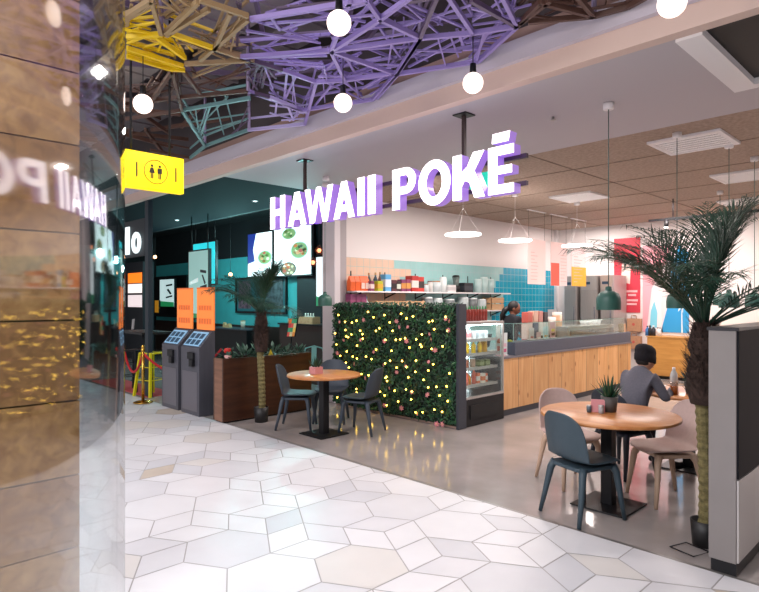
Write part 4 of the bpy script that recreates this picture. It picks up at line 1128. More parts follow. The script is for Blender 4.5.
    blob('aqua_shape',[(.16,.05),(.32,.05),(.33,.22),(.26,.36),(.18,.24)],'#7fcfe6',.005)
    b=MB()
    O=(xm0+.05,9.2785,z0)
    b.prism([(.80,0),(.83,0),(.815,.3),(.80,.3)],O,(W,0,0),(0,0,Hh),(0,-.002,0))
    for a in range(8):
        u=a*PI/4+.2;c=(.807,.32);e=(c[0]+.13*math.cos(u),c[1]+.10*math.sin(u));n=(-.02*math.sin(u),.02*math.cos(u))
        b.prism([(c[0]-n[0]*.4,c[1]-n[1]*.4),(c[0]+.065*math.cos(u)-n[0],c[1]+.05*math.sin(u)-n[1]),e,(c[0]+.065*math.cos(u)+n[0],c[1]+.05*math.sin(u)+n[1])],O,(W,0,0),(0,0,Hh),(0,-.002,0))
    part('palm_shape',b,mat('mural_palm','#d9edf6',.6),t,world=True)
back()
# white notice on the teal tiles
p0=at(548,309.5,X=-.09);p1=at(560,319.5,X=-.09)
b=MB();b.box(-.095,-.085,p0.y,p1.y,p1.z,p0.z)
single('wall_notice',b,M_white,'white paper notice on the teal tiles behind the packets','notice',(-.09,(p0.y+p1.y)/2,p1.z),world=True)

# ================================================================== LEFT NEIGHBOUR UNIT
M_tealw=mat('teal_wall','#45b4b8',.6,var=.05,scale=4)
M_tealb=mat('brown_wainscot','#33231f',.5,var=.12,scale=4)
BY=4.2
TB=at(260,326,Y=BY).z;TT=at(255,256,Y=BY).z
b=MB();b.box(-12,-.25,BY,BY+.12,TB,3.75);struct('wall_unit_back',b,[M_tealw])
b=MB();b.box(-12,-.25,BY-.03,BY+.12,0,TB);struct('trim_11',b,M_tealb)
b=MB();b.box(-12,-.25,BY-.02,BY,TT,3.75);struct('trim_12',b,mat('dark_upper','#0f171c',.7))
b=MB();b.box(-12,-11.9,-0,4.2,0,3.75);struct('wall_unit_side',b,mat('dark_side','#14181c',.7))
def unit_left():
    G=MATS
    # dark post and lo sign
    x=at(146.5,300,Y=.1).x
    b=MB();b.box(x-.07,x+.07,.10,.18,0,SOF);struct('trim_13',b,mat('post_dark_blue','#152430',.5),bevel=.004)
    # shop sign letters lo
    xl0=at(124.6,240,Y=.06).x;xl1=at(128.2,240,Y=.06).x;xo0=at(130.6,240,Y=.06).x;xo1=at(139.6,240,Y=.06).x
    zt=at(127,227,Y=.06).z;zb=at(131,254,Y=.06).z
    t=thing('lit_letter_sign','glowing white lo letters on the dark shopfront beside the glass','sign',((xl0+xo1)/2,.1,zt))
    face=mat('lo_face','#ffffff',.4,emit=.95,ecol='#e6fbff')
    b=MB();b.box(xl0,xl1,.07,.09,zb,zt);part('letter',b,face,t,world=True,label='letter l')
    b=MB();cx=(xo0+xo1)/2;cz=zb+(zt-zb)*.38;rx=(xo1-xo0)/2;rz=(zt-zb)*.38
    for i in range(20):
        u=i*PI/10;v=(i+1)*PI/10
        b.prism([(cx+rx*math.cos(u),cz+rz*math.sin(u)),(cx+rx*math.cos(v),cz+rz*math.sin(v)),(cx+rx*.38*math.cos(v),cz+rz*.55*math.sin(v)),(cx+rx*.38*math.cos(u),cz+rz*.55*math.sin(u))],(0,.09,0),(1,0,0),(0,0,1),(0,-.02,0))
    part('letter',b,face,t,world=True,label='letter o')
    b=MB();b.box(xl0-1.5,xo1+.12,.1,.16,zb-.05,zt+.1);part('back_board',b,mat('lo_board','#0d1c26',.5),t,world=True)
    # lit shelf cabinet under it
    xa=at(120,300,Y=2.4).x;xb=at(143,300,Y=2.4).x
    zz0=at(135,335,Y=2.4).z;zz1=at(135,262,Y=2.4).z
    t=thing('backlit_display','tall dark display case with backlit orange and white panels under the lo letters','display case',((xa+xb)/2,2.5,0))
    b=MB();b.box(xa,xb,2.4,2.7,0,zz1);part('case',b,mat('case_dark','#1d242c',.5),t,world=True,bevel=.005)
    for (ya,yb_,c,l,e) in ((273,283,'#ff7a1c','orange lit panel',1.2),(284,293,'#f4e6e2','upper white lit panel',1.1),(295,307,'#e6d7d8','lower white lit panel',.9)):
        b=MB();b.box(at(128.5,280,Y=2.4).x,at(142,280,Y=2.4).x,2.385,2.4,at(135,yb_,Y=2.4).z,at(135,ya,Y=2.4).z);part('lit_panel',b,mat('lit'+c[1:],c,.4,emit=e,ecol=c),t,world=True,label=l)
    b=MB();b.prism([(0,0),(.14,.03),(.2,.32),(.06,.3)],(at(132,330,Y=2.4).x,2.4,at(132,330,Y=2.4).z),(1,0,0),(0,0,1),(0,-.02,0));part('leaflet',b,M_white,t,world=True)
    # hanging board pale mint with black marks, teal board behind
    def board(xa,xb,yt,yb,Y,cf,e,label,marks=None,fr=.03,up=True,name='hanging_screen',ecol=None):
        X0=at(xa,270,Y=Y).x;X1=at(xb,270,Y=Y).x;Z1=at((xa+xb)/2,yt,Y=Y).z;Z0=at((xa+xb)/2,yb,Y=Y).z
        t=thing(name,label,'screen',((X0+X1)/2,Y,Z0))
        b=MB();b.box(X0-fr,X1+fr,Y,Y+.06,Z0-fr,Z1+fr);part('frame',b,M_black,t,world=True)
        b=MB();b.box(X0,X1,Y-.006,Y,Z0,Z1);part('panel',b,mat('panel'+cf[1:],cf,.4,emit=e,ecol=ecol or cf),t,world=True)
        if marks:
            W=X1-X0;H=Z1-Z0
            for i,(poly,c,em,nm) in enumerate(marks):
                b=MB();b.prism(poly,(X0,Y-.006,Z0),(W,0,0),(0,0,H),(0,-.003-.001*(i%4),0));part(nm,b,mat('mk'+c[1:]+('e' if em else ''),c,.5,emit=em,ecol=c),t,world=True)
        if up:
            for x in (X0+.06,X1-.06):
                b=MB();b.tube([(x,Y+.03,Z1+fr),(x,Y+.03,SOF if Y<2.05 else 3.75)],.012,6);part('hanger',b,M_black,t,world=True)
        return t
    strokes=[([(.62,.72),(.92,.70),(.92,.66),(.62,.68)],'#2a3a40',0,'brush_mark'),([(.7,.64),(.76,.64),(.9,.52),(.84,.5)],'#2a3a40',0,'brush_mark'),([(.62,.47),(.95,.5),(.95,.45),(.62,.43)],'#2a3a40',0,'brush_mark'),([(.66,.38),(.74,.4),(.92,.26),(.84,.24)],'#2a3a40',0,'brush_mark'),([(.05,.54),(.5,.6),(.5,.54),(.05,.50)],'#dff5f2',.6,'pale_shape'),([(0,0),(1,0),(1,.06),(0,.07)],'#2f9a60',.3,'green_edge')]
    board(189,208,251,318,1.55,'#a5d6cf',.45,'pale mint hanging screen with black brush marks above the kiosks',strokes)
    board(193.5,215,243,284,2.6,'#23c4cf',1.1,'bright turquoise hanging screen behind the pale mint one',[([(.1,.75),(.6,.8),(.6,.86),(.1,.82)],'#c8f4f4',1.0,'caption')])
    st2=[([(.45,.80),(.9,.84),(.9,.77),(.45,.74)],'#243238',0,'brush_mark'),([(.5,.62),(.62,.66),(.85,.48),(.75,.44)],'#243238',0,'brush_mark'),([(.45,.36),(.9,.42),(.9,.36),(.45,.3)],'#243238',0,'brush_mark'),([(0,0),(1,0),(1,.16),(0,.2)],'#28a060',.4,'green_edge')]
    board(160,174,279.5,306.5,3.6,'#cfe9ea',.7,'small white and green screen with brush marks on the far wall left of the kiosks',st2,up=False,name='wall_screen')
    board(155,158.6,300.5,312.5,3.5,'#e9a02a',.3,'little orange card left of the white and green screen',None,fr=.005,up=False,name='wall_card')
    # dark window frame behind
    X0=at(150,290,Y=3.9).x;X1=at(188,290,Y=3.9).x
    b=MB();b.box(X0,X1,3.85,4.175,at(170,317,Y=3.9).z,at(170,276,Y=3.9).z)
    single('dark_cabinet',b,mat('cab_black','#0e1216',.5),'black wall cabinet carrying the white and green screen','cabinet',((X0+X1)/2,4.0,at(170,317,Y=3.9).z),world=True)
    # food photo screens
    def dish(cx,cy,r,asp,cols,n,seed):
        rr=random.Random(seed);out=[]
        def disc(x,y,rad,c,e,nm,k=14): out.append(([(x+rad*math.cos(2*PI*i/k),y+rad*asp*math.sin(2*PI*i/k)) for i in range(k)],c,e,nm))
        disc(cx,cy,r,cols[0],.25,'bowl_rim',22);disc(cx,cy,r*.88,cols[1],.25,'bowl_filling',22)
        for i in range(n):
            a=rr.uniform(0,6.28);d=r*.7*math.sqrt(rr.random());disc(cx+d*math.cos(a),cy+asp*d*math.sin(a),r*rr.uniform(.12,.25),rr.choice(cols[2:]),.25,'topping',8)
        return out
    fc=['#3a3b38','#8a6a4a','#c24a38','#e0d2a0','#5f8a3a','#d98a4a','#efe2d0']
    lc=['#cfdcd8','#93a468','#c9543f','#e9d7b0','#6f9a4a','#e8a06a','#4a5a3a']
    m1=[([(0,1),(.35,1),(.22,.62),(.30,.35),(0,.3)],'#1d2f86',.6,'blue_shape')]+dish(.72,.42,.3,.55,lc,16,1)
    board(248.2,272,233,276,3.75,'#f2f7fb',.9,'bright menu screen with a blue corner, left of the two food screens',m1,up=False,name='menu_screen')
    m2=dish(.70,.50,.24,.75,lc,26,2)+dish(.40,.13,.22,.65,fc,26,3)+dish(.42,.86,.2,.6,lc,16,4)
    board(274.5,311,226.5,275,3.75,'#f6fafb',1.0,'bright menu screen with salad bowls, right of the two food screens',m2,up=False,name='menu_screen')
    board(316.5,325,257,306,2.5,'#dfeef0',1.0,'narrow white and green screen beside the white column',[([(0,0),(1,0),(1,.14),(0,.2)],'#3aa070',.5,'green_edge')],up=False,name='wall_screen')
    b=MB();X0=at(297,300,Y=3.98).x
    b.box(X0,-.25,3.98,4.14,0,3.74);struct('wall_dark_partition',b,mat('partition_dark','#12161b',.6))
    # picture frame on teal wall
    X0=at(236,300,Y=BY-.04).x;X1=at(287,300,Y=BY-.04).x;Z0=at(260,313.5,Y=BY-.04).z;Z1=at(260,277,Y=BY-.04).z
    t=thing('picture_frame','wide black framed picture on the teal wall behind the small palm','picture',((X0+X1)/2,BY-.04,Z0))
    f=.05;b=MB();b.box(X0,X1,BY-.07,BY-.02,Z0,Z0+f);b.box(X0,X1,BY-.07,BY-.02,Z1-f,Z1);b.box(X0,X0+f,BY-.07,BY-.02,Z0+f,Z1-f);b.box(X1-f,X1,BY-.07,BY-.02,Z0+f,Z1-f);part('frame',b,M_black,t,world=True)
    b=MB();b.box(X0+f,X1-f,BY-.035,BY-.02,Z0+f,Z1-f);part('backing',b,mat('pic_teal','#236f78',.5),t,world=True)
    for u0,u1,c,c2 in ((.04,.30,'#a67a92','#3a2a38'),(.62,.95,'#6f8088','#1f2a30')):
        W=X1-X0-2*f
        b=MB();b.box(X0+f+W*u0,X0+f+W*u1,BY-.045,BY-.035,Z0+.12,Z1-f-.03);part('picture',b,mat('pic'+c[1:],c,.5,col2=c2,scale=9,var=.3),t,world=True)
    # menu card on stand
    p=at(291,345,Y=1.75)
    p=at(290.5,328,Y=2.3)
    t=thing('menu_stand','tilted menu card of coloured squares on a thin stand behind the planter','menu stand',(p.x,2.3,0))
    b=MB();b.tube([(0,0.02,.01),(0,.02,1.05)],.012,8);part('post',b,M_black,t)
    b=MB();b.lathe([(.001,0),(.16,0),(.15,.015),(.001,.02)],20);part('base',b,M_black,t)
    b=MB();wv=.13;h=.34;z0=at(290.5,337,Y=2.3).z
    b.prism([(-wv,0),(wv,0),(wv,h),(-wv,h)],(0,.0,z0),(1,0,.06),(0,.2,1),(0,.02,0));part('board',b,M_black,t)
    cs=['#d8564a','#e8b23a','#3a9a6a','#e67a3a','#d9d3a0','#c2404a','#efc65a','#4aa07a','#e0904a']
    b=MB()
    for i in range(3):
        for j in range(4):
            b.prism([(-wv+.012+i*(2*wv-.024)/3,.012+j*(h-.024)/4),(-wv+.012+(i+1)*(2*wv-.024)/3,.012+j*(h-.024)/4),(-wv+.012+(i+1)*(2*wv-.024)/3,.012+(j+1)*(h-.024)/4),(-wv+.012+i*(2*wv-.024)/3,.012+(j+1)*(h-.024)/4)],(0,-.003,z0),(1,0,.06),(0,.2,1),(0,.002,0),(i*4+j*7)%9)
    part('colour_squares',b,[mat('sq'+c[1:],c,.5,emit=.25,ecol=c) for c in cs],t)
    # hanging copper edison bulbs
    for i,((px,py),l) in enumerate((((319,250.5),'copper cage bulb hanging by the white column, upper one'),((312.8,262.5),'copper cage bulb hanging by the white column, lower one'))):
        p=at(px,py,Y=1.7)
        t=thing('cage_bulb',l,'pendant bulb',p,0,'copper cage bulbs')
        b=MB();b.ball((0,0,0),.035,12);part('bulb',b,mat('edison','#ffb48a',.3,emit=2.2,ecol='#ff9a66'),t)
        b=MB()
        for k in range(6):
            a=k*PI/3;b.tube([(.012*math.cos(a),.012*math.sin(a),.085),(.06*math.cos(a),.06*math.sin(a),.0),(.03*math.cos(a),.03*math.sin(a),-.06)],.003,5)
        part('cage',b,mat('copper','#b5684a',.3,.9),t)
        b=MB();b.tube([(0,0,.03),(0,0,.10)],.016,8);part('socket',b,M_black,t)
        b=MB();b.tube([(0,0,.10),(0,0,SOF-p.z)],.004,5);part('cord',b,M_cord,t)
    # bare orange bulbs further left
    for (px,py,Y),l in (((155,257,2.0),'small orange bulb glowing left of the hanging screens'),((230.5,274.5,2.9),'small orange bulb glowing left of the small palm crown')):
        p=at(px,py,Y=Y);t=thing('bare_bulb',l,'pendant bulb',p)
        b=MB();b.ball((0,0,0),.04,12);part('bulb',b,mat('bare_glow','#ffcf9a',.3,emit=8,ecol='#ffb070'),t)
        b=MB();b.tube([(0,0,.035),(0,0,.08)],.015,8);b.tube([(0,0,.08),(0,0,(SOF if Y<2.05 else 3.75)-p.z)],.004,5);part('cord',b,M_cord,t)
    # counter with crate and bottles
    X0=at(297,330,Y=2.3).x
    t=thing('dark_counter','dark brown service counter of the neighbouring unit behind the menu card','counter',(-.75,3.35,0))
    b=MB();b.box(-3.0,-.3,3.05,3.5,.0,1.14);part('body',b,M_tealb,t,world=True)
    b=MB();b.box(-3.03,-.28,3.02,3.53,1.14,1.17);part('top',b,M_black,t,world=True,bevel=.003)
    pine=MATS['crate_pine']
    xc=at(309.5,318,Y=3.2).x
    t=thing('bottle_crate','low wooden crate of white bottles on the dark counter','crate',(xc,3.2,1.17))
    b=MB();b.box(-.22,.22,-.1,-.085,0,.14);b.box(-.22,.22,.085,.1,0,.14);b.box(-.22,-.205,-.085,.085,0,.14);b.box(.205,.22,-.085,.085,0,.14);b.box(-.205,.205,-.085,.085,0,.012);part('frame',b,pine,t)
    for i in range(4):
        can('white_bottle','white bottle standing in the crate on the dark counter, %s from the left'%ORD[i],'bottle',(xc-.13+.085*i,3.2,1.183),.03,.2,'#dcd3c8','#efe8df',True,'white bottles in the crate')
    xc=at(299,316,Y=3.2).x
    b=MB();rr=random.Random(9)
    for i in range(80):
        p=Vector((rr.uniform(-.2,.2),rr.uniform(-.08,.08),rr.uniform(.08,.17)));a=rr.uniform(0,6.28);d=Vector((math.cos(a),math.sin(a),.5))*.05;s=Vector((-d.y,d.x,0))*.4
        b.add([p-d*.5,p+s*.5,p+d,p-s*.5],[(0,1,2,3)])
    t=thing('herb_box','wooden box of dark green herbs left of the white bottles on the dark counter','plant',(xc-.1,3.22,1.17))
    part('herbs',b,mat('herb_green','#1f3a2a',.6),t)
    b=MB();b.box(-.2,.2,-.09,.09,0,.1);part('box',b,pine,t,bevel=.003)
    # high table, stools
    p=at(143,397,z=0)
    tx,ty=at(139,390,z=0).x,at(139,390,z=0).y
    t=thing('bar_table','tall black bar table behind the rope barrier','table',(tx-.3,ty+.25,0))
    b=MB();b.box(-.7,.55,-.3,.3,1.02,1.06);part('tabletop',b,M_black,t,bevel=.004)
    for x in (-.64,.49):
        for y in (-.25,.25):
            b=MB();b.tube([(x,y,0),(x,y,1.02)],.02,8);part('leg',b,M_black,t)
    def stool(loc,rot,m,label,grp):
        t=thing('bar_stool',label,'stool',loc,rot,grp)
        b=MB();b.prism([(-.15,-.15),(.15,-.15),(.15,.15),(-.15,.15)],(0,0,.72),(1,0,0),(0,1,0),(0,0,.03));part('seat',b,m,t,bevel=.01)
        for sx in (-1,1):
            for sy in (-1,1):
                b=MB();b.bar((sx*.13,sy*.13,.73),(sx*.20,sy*.20,0),.045,.03);part('leg',b,m,t)
        b=MB()
        for z,q in ((.28,.175),(.5,.155)):
            for a,c in (((-q,-q,z),(q,-q,z)),((q,-q,z),(q,q,z)),((q,q,z),(-q,q,z)),((-q,q,z),(-q,-q,z))): b.bar(a,c,.02,.012)
        part('brace',b,m,t)
    sy=mat('stool_yellow','#d4c60a',.35)
    p=at(150,396,z=0);stool((p.x-.05,p.y+.05,0),.3,sy,'yellow metal bar stool behind the rope barrier, beside the kiosk','bar stools behind the rope')
    p=at(131,394,z=0);stool((p.x-.35,p.y+.2,0),.5,M_black,'black metal bar stool behind the rope barrier, beside the glass','bar stools behind the rope')
    # carpet
    p0=at(122,402.5,z=0);
    b=MB();b.box(p0.x-3.0,at(162,393,z=0).x+.25,.08,.62,-.003,.008)
    single('red_carpet',b,mat('carpet_red','#b8474a',.9,var=.1,scale=60),'red carpet strip on the floor behind the brass rope post','carpet',(p0.x-1,.35,0),world=True)
    # stanchion and rope
    p=at(143,403,z=0)
    t=thing('rope_post','polished brass rope post standing on the red carpet edge','stanchion',(p.x,p.y,0))
    b=MB();b.lathe([(.001,.008),(.15,.008),(.15,.02),(.1,.035),(.03,.045),(.001,.045)],24);part('base',b,M_brass,t)
    b=MB();b.tube([(0,0,.04),(0,0,.88)],.024,14);part('pole',b,M_brass,t)
    b=MB();b.lathe([(.024,.82),(.032,.83),(.032,.86),(.024,.87),(.03,.89),(.024,.92),(.001,.935)],16);part('finial',b,M_brass,t)
    red=mat('rope_red','#c3202a',.7)
    for nm,end,l in (('a',(-1.5,.25,.8),'red velvet rope sagging from the brass post to the left'),('b',(.15,1.3,.8),'red velvet rope sagging from the brass post back to the kiosk')):
        b=MB();pts=[]
        for i in range(17):
            s=i/16;pts.append((end[0]*s,end[1]*s,.80+(end[2]-.80)*s-.42*4*s*(1-s)*.9))
        b.tube(pts,.02,8)
        tt=thing('velvet_rope',l,'rope',(p.x,p.y,0));part('rope',b,red,tt)
        b=MB();b.tube([pts[0],(0,0,.86)],.012,8);part('hook',b,M_brass,tt)
    # mint metal chair
    p=at(312,396,z=0)
    t=thing('mint_chair','mint green metal chair behind the small round table','chair',(p.x-.12,p.y+.1,0),face_rot(.7,-.7))
    mm=mat('mint_metal','#7fb9b4',.4)
    b=MB();b.prism([(-.18,-.17),(.18,-.17),(.19,.19),(-.19,.19)],(0,0,.44),(1,0,0),(0,1,0),(0,0,.02));part('seat',b,mm,t,bevel=.008)
    for sx in (-1,1):
        for y0,y1 in ((.16,.22),(-.15,-.22)):
            b=MB();b.bar((sx*.16,y0,.45),(sx*.21,y1,0),.04,.025);part('leg',b,mm,t)
    b=MB();b.tube([(-.17,-.16,.45),(-.185,-.19,.65),(-.15,-.22,.79),(0,-.24,.83),(.15,-.22,.79),(.185,-.19,.65),(.17,-.16,.45)],.013,8);part('back_hoop',b,mm,t)
    b=MB();b.bar((0,-.165,.45),(0,-.235,.82),.09,.006);part('back_slat',b,mm,t)
unit_left()

# ================================================================== ORDER KIOSKS
def kiosk(x0,label,first):
    w=.56
    t=thing('order_kiosk',label,'kiosk',(x0+w/2,-.07,0),0,'self-order kiosks')
    u=-w/2;dp=.25
    b=MB();b.prism([(0,0),(dp,0),(dp,1.215),(dp-.03,1.215),(0,.965)],(u,0,0),(0,1,0),(0,0,1),(w,0,0));part('body',b,M_graph,t,bevel=.006)
    dy,dz=dp-.03,.25;L=math.hypot(dy,dz)
    n=Vector((0,-dz/L,dy/L))
    b=MB();o=Vector((u+.05,0,.965))+n*.002
    b.prism([(0,.03),(w-.1,.03),(w-.1,L-.05),(0,L-.05)],o,(1,0,0),(0,dy/L,dz/L),n*.008);part('screen',b,mat('kiosk_screen','#8fb4cf',.15,emit=.45,ecol='#6fa6cc'),t)
    b=MB()
    for i in range(3):
        for j in range(2):
            b.prism([(.03+i*.14,.05+j*.11),(.14+i*.14,.05+j*.11),(.14+i*.14,.14+j*.11),(.03+i*.14,.14+j*.11)],o+n*.008,(1,0,0),(0,dy/L,dz/L),n*.002)
    part('screen_tiles',b,mat('screen_dark','#3d5a72',.3),t)
    b=MB();b.box(-.02,.16,-.035,0,.80,.90);b.box(.06,.16,-.05,0,.70,.80);part('card_reader',b,M_black,t,bevel=.006)
    b=MB();b.box(u+.05,-u-.05,-.004,.0,.06,.62);part('front_panel',b,mat('kiosk_front','#736f77',.3,.5),t)
    b=MB();b.box(u+.10,-u+.05,dp-.05,dp-.03,1.215,1.835);s=part('sign_panel',b,mat('kiosk_orange','#ff8a3c',.5,emit=.25,ecol='#ff8a3c'),t,label='orange sign panel')
    b=MB()
    for z,h in ((1.50,.07),(1.30,.08)):
        for k in range(5): b.box(u+.16+k*.08,u+.22+k*.08,dp-.053,dp-.05,z,z+h)
    b.box(u+.10,-u+.05,dp-.053,dp-.05,1.815,1.835);part('sign_print',b,mat('kiosk_print','#ee7434',.5),s)
    return t
kiosk(-1.63,'grey self-order kiosk with orange sign, left one beside the rope post',None)
kiosk(-.965,'grey self-order kiosk with orange sign, right one beside the brown planter',None)
# ================================================================== BROWN PLANTER AND PLANTS
def planter():
    x0,x1,y0,y1,h=-.03,.24,-.05,1.42,.865
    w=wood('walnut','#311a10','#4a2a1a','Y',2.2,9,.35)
    t=thing('planter_box','long dark brown wooden planter box beside the kiosks','planter',((x0+x1)/2,(y0+y1)/2,0))
    k=.03
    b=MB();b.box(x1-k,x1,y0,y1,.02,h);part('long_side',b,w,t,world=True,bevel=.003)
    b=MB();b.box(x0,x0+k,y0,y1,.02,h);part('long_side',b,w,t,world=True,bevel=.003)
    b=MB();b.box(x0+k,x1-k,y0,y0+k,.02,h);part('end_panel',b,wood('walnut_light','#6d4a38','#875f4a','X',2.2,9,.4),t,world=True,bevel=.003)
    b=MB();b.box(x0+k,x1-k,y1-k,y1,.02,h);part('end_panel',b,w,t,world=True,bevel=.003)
    b=MB();b.box(x0+.03,x1-.03,y0+.03,y1-.03,0,.03);part('base',b,M_black,t,world=True)
    b=MB();b.box(x0+k,x1-k,y0+k,y1-k,h-.12,h-.05);part('soil',b,mat('soil','#2a1f1a',.95,var=.3,scale=60,bump=.4),t,world=True)
    rr=random.Random(6)
    labs=['leafy plant at the kiosk end of the brown planter','grey-green leafy plant, second from the kiosk in the brown planter','leafy plant just left of the small palm trunk in the planter','bushy plant just right of the small palm trunk in the planter','leafy plant, second from the far end of the brown planter','low leafy plant at the far end of the brown planter']
    for i,l in enumerate(labs):
        y=y0+.16+i*.235;b=MB();st=MB()
        for k2 in range(46):
            a=rr.uniform(0,6.28);e=rr.uniform(.25,1.4);L=rr.uniform(.10,.24)*(1.15 if i in(1,2,3) else .9)
            d=Vector((math.cos(a)*math.cos(e),math.sin(a)*math.cos(e),math.sin(e)));s=Vector((-math.sin(a),math.cos(a),0))
            p=d*L*.5;w2=rr.uniform(.014,.026);tip=d*L*1.15+Vector((0,0,-.03))
            b.add([p-s*.003,p+d*L*.3+s*w2,tip,p+d*L*.3-s*w2],[(0,1,2,3)],rr.choice((0,1)))
            if k2<10: st.tube([(0,0,-.02),tuple(p)],.004,5)
        t=thing('leafy_plant',l,'plant',((x0+x1)/2+.02,y,h-.05),0,'plants in the brown planter')
        part('leaves',b,[mat('leaf_grey','#5a7a6a',.5),mat('leaf_deep','#2c5040',.5)],t)
        part('stems',st,mat('stem_green','#3f5a40',.6),t)
    t=thing('red_flower_pick','red blossom on a short white pot among the planter leaves','flower',(.10,.10,h-.05))
    b=MB();b.lathe([(.001,0),(.04,0),(.05,.08),(.001,.08)],14);part('pot',b,mat('pot_pinkwhite','#d9a7a2',.5),t)
    b=MB()
    for i in range(9): b.ball((.03*math.cos(i*2.4),.03*math.sin(i*2.4),.115+.02*(i%3)),.026,8)
    part('blossom',b,mat('blossom_red','#d0312a',.5),t)
    t=thing('yellow_tag','small yellow triangular tag standing in the planter right of the small palm','tag',(.20,.72,h-.05))
    b=MB();b.prism([(-.045,0),(.045,0),(.0,.09)],(0,0,.04),(0,1,0),(0,0,1),(.006,0,0));part('tag',b,mat('tag_yellow','#d6c02c',.5),t)
    b=MB();b.tube([(.003,0,-.01),(.003,0,.05)],.003,5);part('stick',b,M_black,t)
planter()
# dark low counter and folded things behind the planter
t=thing('back_bench','black bench with baskets behind the planter in the neighbouring unit','bench',(at(234,335,Y=3.25).x,3.3,0))
b=MB();b.box(-.9,.9,-.25,.25,0,.95);part('body',b,M_black,t,bevel=.004)
b=MB();b.box(-.92,.92,-.27,.27,.95,.98);part('top',b,M_dark,t,bevel=.004)
for (px,py,c,l,h) in ((227,335,'#c9a878','beige folded paper on the black bench, left','.10'),(243,332,'#d8c8b8','white paper cup on the black bench, right','.16')):
    p=at(px,py,Y=3.25)
    t=thing('counter_item',l,'paper goods' if c=='#c9a878' else 'cup',(p.x,3.25,.98))
    b=MB()
    if c=='#c9a878':
        b.prism([(-.16,0),(.16,0),(.12,.10),(-.05,.05),(-.13,.12)],(0,-.03,0),(1,0,0),(0,0,1),(0,.08,0));part('paper',b,mat('paper_tan',c,.7),t)
    else:
        b.lathe([(.001,0),(.045,0),(.06,.17),(.001,.17)],16);part('cup',b,mat('cup_white',c,.6),t)
        b=MB();b.lathe([(.062,.17),(.062,.185),(.001,.19)],16);part('lid',b,mat('cup_lid','#b58a5a',.5),t)

# ================================================================== PEOPLE
def skin_eval(chain,edges,sub=2):
    me=bpy.data.meshes.new('tmp');me.from_pydata([c[0] for c in chain],edges,[])
    o=bpy.data.objects.new('tmp',me);COL.objects.link(o)
    sk=o.modifiers.new('s','SKIN');sk.use_smooth_shade=True
    for i,c in enumerate(chain):
        r=c[1]; r=(r,r) if not hasattr(r,'__len__') else r
        me.skin_vertices[0].data[i].radius=r
        me.skin_vertices[0].data[i].use_root=(i==0)
    ss=o.modifiers.new('u','SUBSURF');ss.levels=sub;ss.render_levels=sub
    dg=bpy.context.evaluated_depsgraph_get();ev=o.evaluated_get(dg);m2=ev.to_mesh()
    v=[tuple(x.co) for x in m2.vertices];f=[tuple(p.vertices) for p in m2.polygons]
    ev.to_mesh_clear();bpy.data.objects.remove(o);bpy.data.meshes.remove(me)
    used=sorted({i for q in f for i in q});mp={i:k for k,i in enumerate(used)}
    return [v[i] for i in used],[tuple(mp[i] for i in q) for q in f]
def head_geo(pos,yaw,pitch,scale=1.0):
    """head facing +Y before turning; nose, brow, lips, chin, ears"""
    n,h=28,20;vs=[];fs=[]
    for i in range(h+1):
        a=PI*i/h;z=-math.cos(a)
        for k in range(n):
            t=2*PI*k/n;x=math.sin(a)*math.sin(t);y=math.sin(a)*math.cos(t)
            X=.076*x;Yv=.096*y;Z=.118*z
            if z<0: X*=1-.28*(-z)**1.3;  Yv*= (1-.08*(-z)) if y>0 else (1-.30*(-z))
            if y>0:
                g=lambda cx,cz,sx,sz:math.exp(-((X-cx)/sx)**2-((Z-cz)/sz)**2)
                Yv+=.024*g(0,-.026,.013,.022)+.010*g(0,-.078,.02,.014)+.007*g(0,-.056,.02,.008)-.009*(g(.03,.0,.016,.011)+g(-.03,.0,.016,.011))+.005*(g(.03,.022,.02,.009)+g(-.03,.022,.02,.009))
            vs.append((X,Yv,Z))
    for i in range(h):
        for k in range(n):
            k2=(k+1)%n;fs.append((i*n+k,i*n+k2,(i+1)*n+k2,(i+1)*n+k))
    b=MB();b.add(vs,fs,0,True)
    for s in (-1,1): b.ball((s*.076,-.008,-.012),.03,10,0,(.35,.65,1))
    M=Matrix.Translation(pos)@Matrix.Rotation(yaw,4,'Z')@Matrix.Rotation(pitch,4,'X')@Matrix.Scale(scale,4)
    b.xf(M);return b,M
def hand_chain(w,d,up,side,curl=.5):
    """skinned hand: palm and five fingers; w wrist, d pointing direction, side towards the thumb"""
    w=Vector(w);d=Vector(d).normalized();side=Vector(side).normalized();dn=d.cross(side).normalized()
    if dn.z>0: dn=-dn
    ch=[(w,.021),(w+d*.045,(.030,.018)),(w+d*.085,(.034,.017))];ed=[(0,1),(1,2)]
    out=[(ch,ed)]
    for i,(o,L) in enumerate(((.027,.07),(.009,.08),(-.010,.074),(-.027,.058))):
        p=w+d*.075+side*o;c=[(p,.0105)];dd=d.copy()
        for j in range(3):
            dd=(dd+dn*curl*.8).normalized();p=p+dd*L*(.42,.32,.26)[j];c.append((p,(.0095,.0088,.007)[j]))
        out.append((c,[(0,1),(1,2),(2,3)]))
    p=w+d*.025+side*.022;c=[(p,.0115)];dd=(d*.6+side*.8+dn*.3).normalized()
    for j in range(2):
        p=p+dd*.034;c.append((p,(.0105,.0085)[j]));dd=(dd+d*.5-side*.2+dn*.2).normalized()
    out.append((c,[(0,1),(1,2)]))
    return out
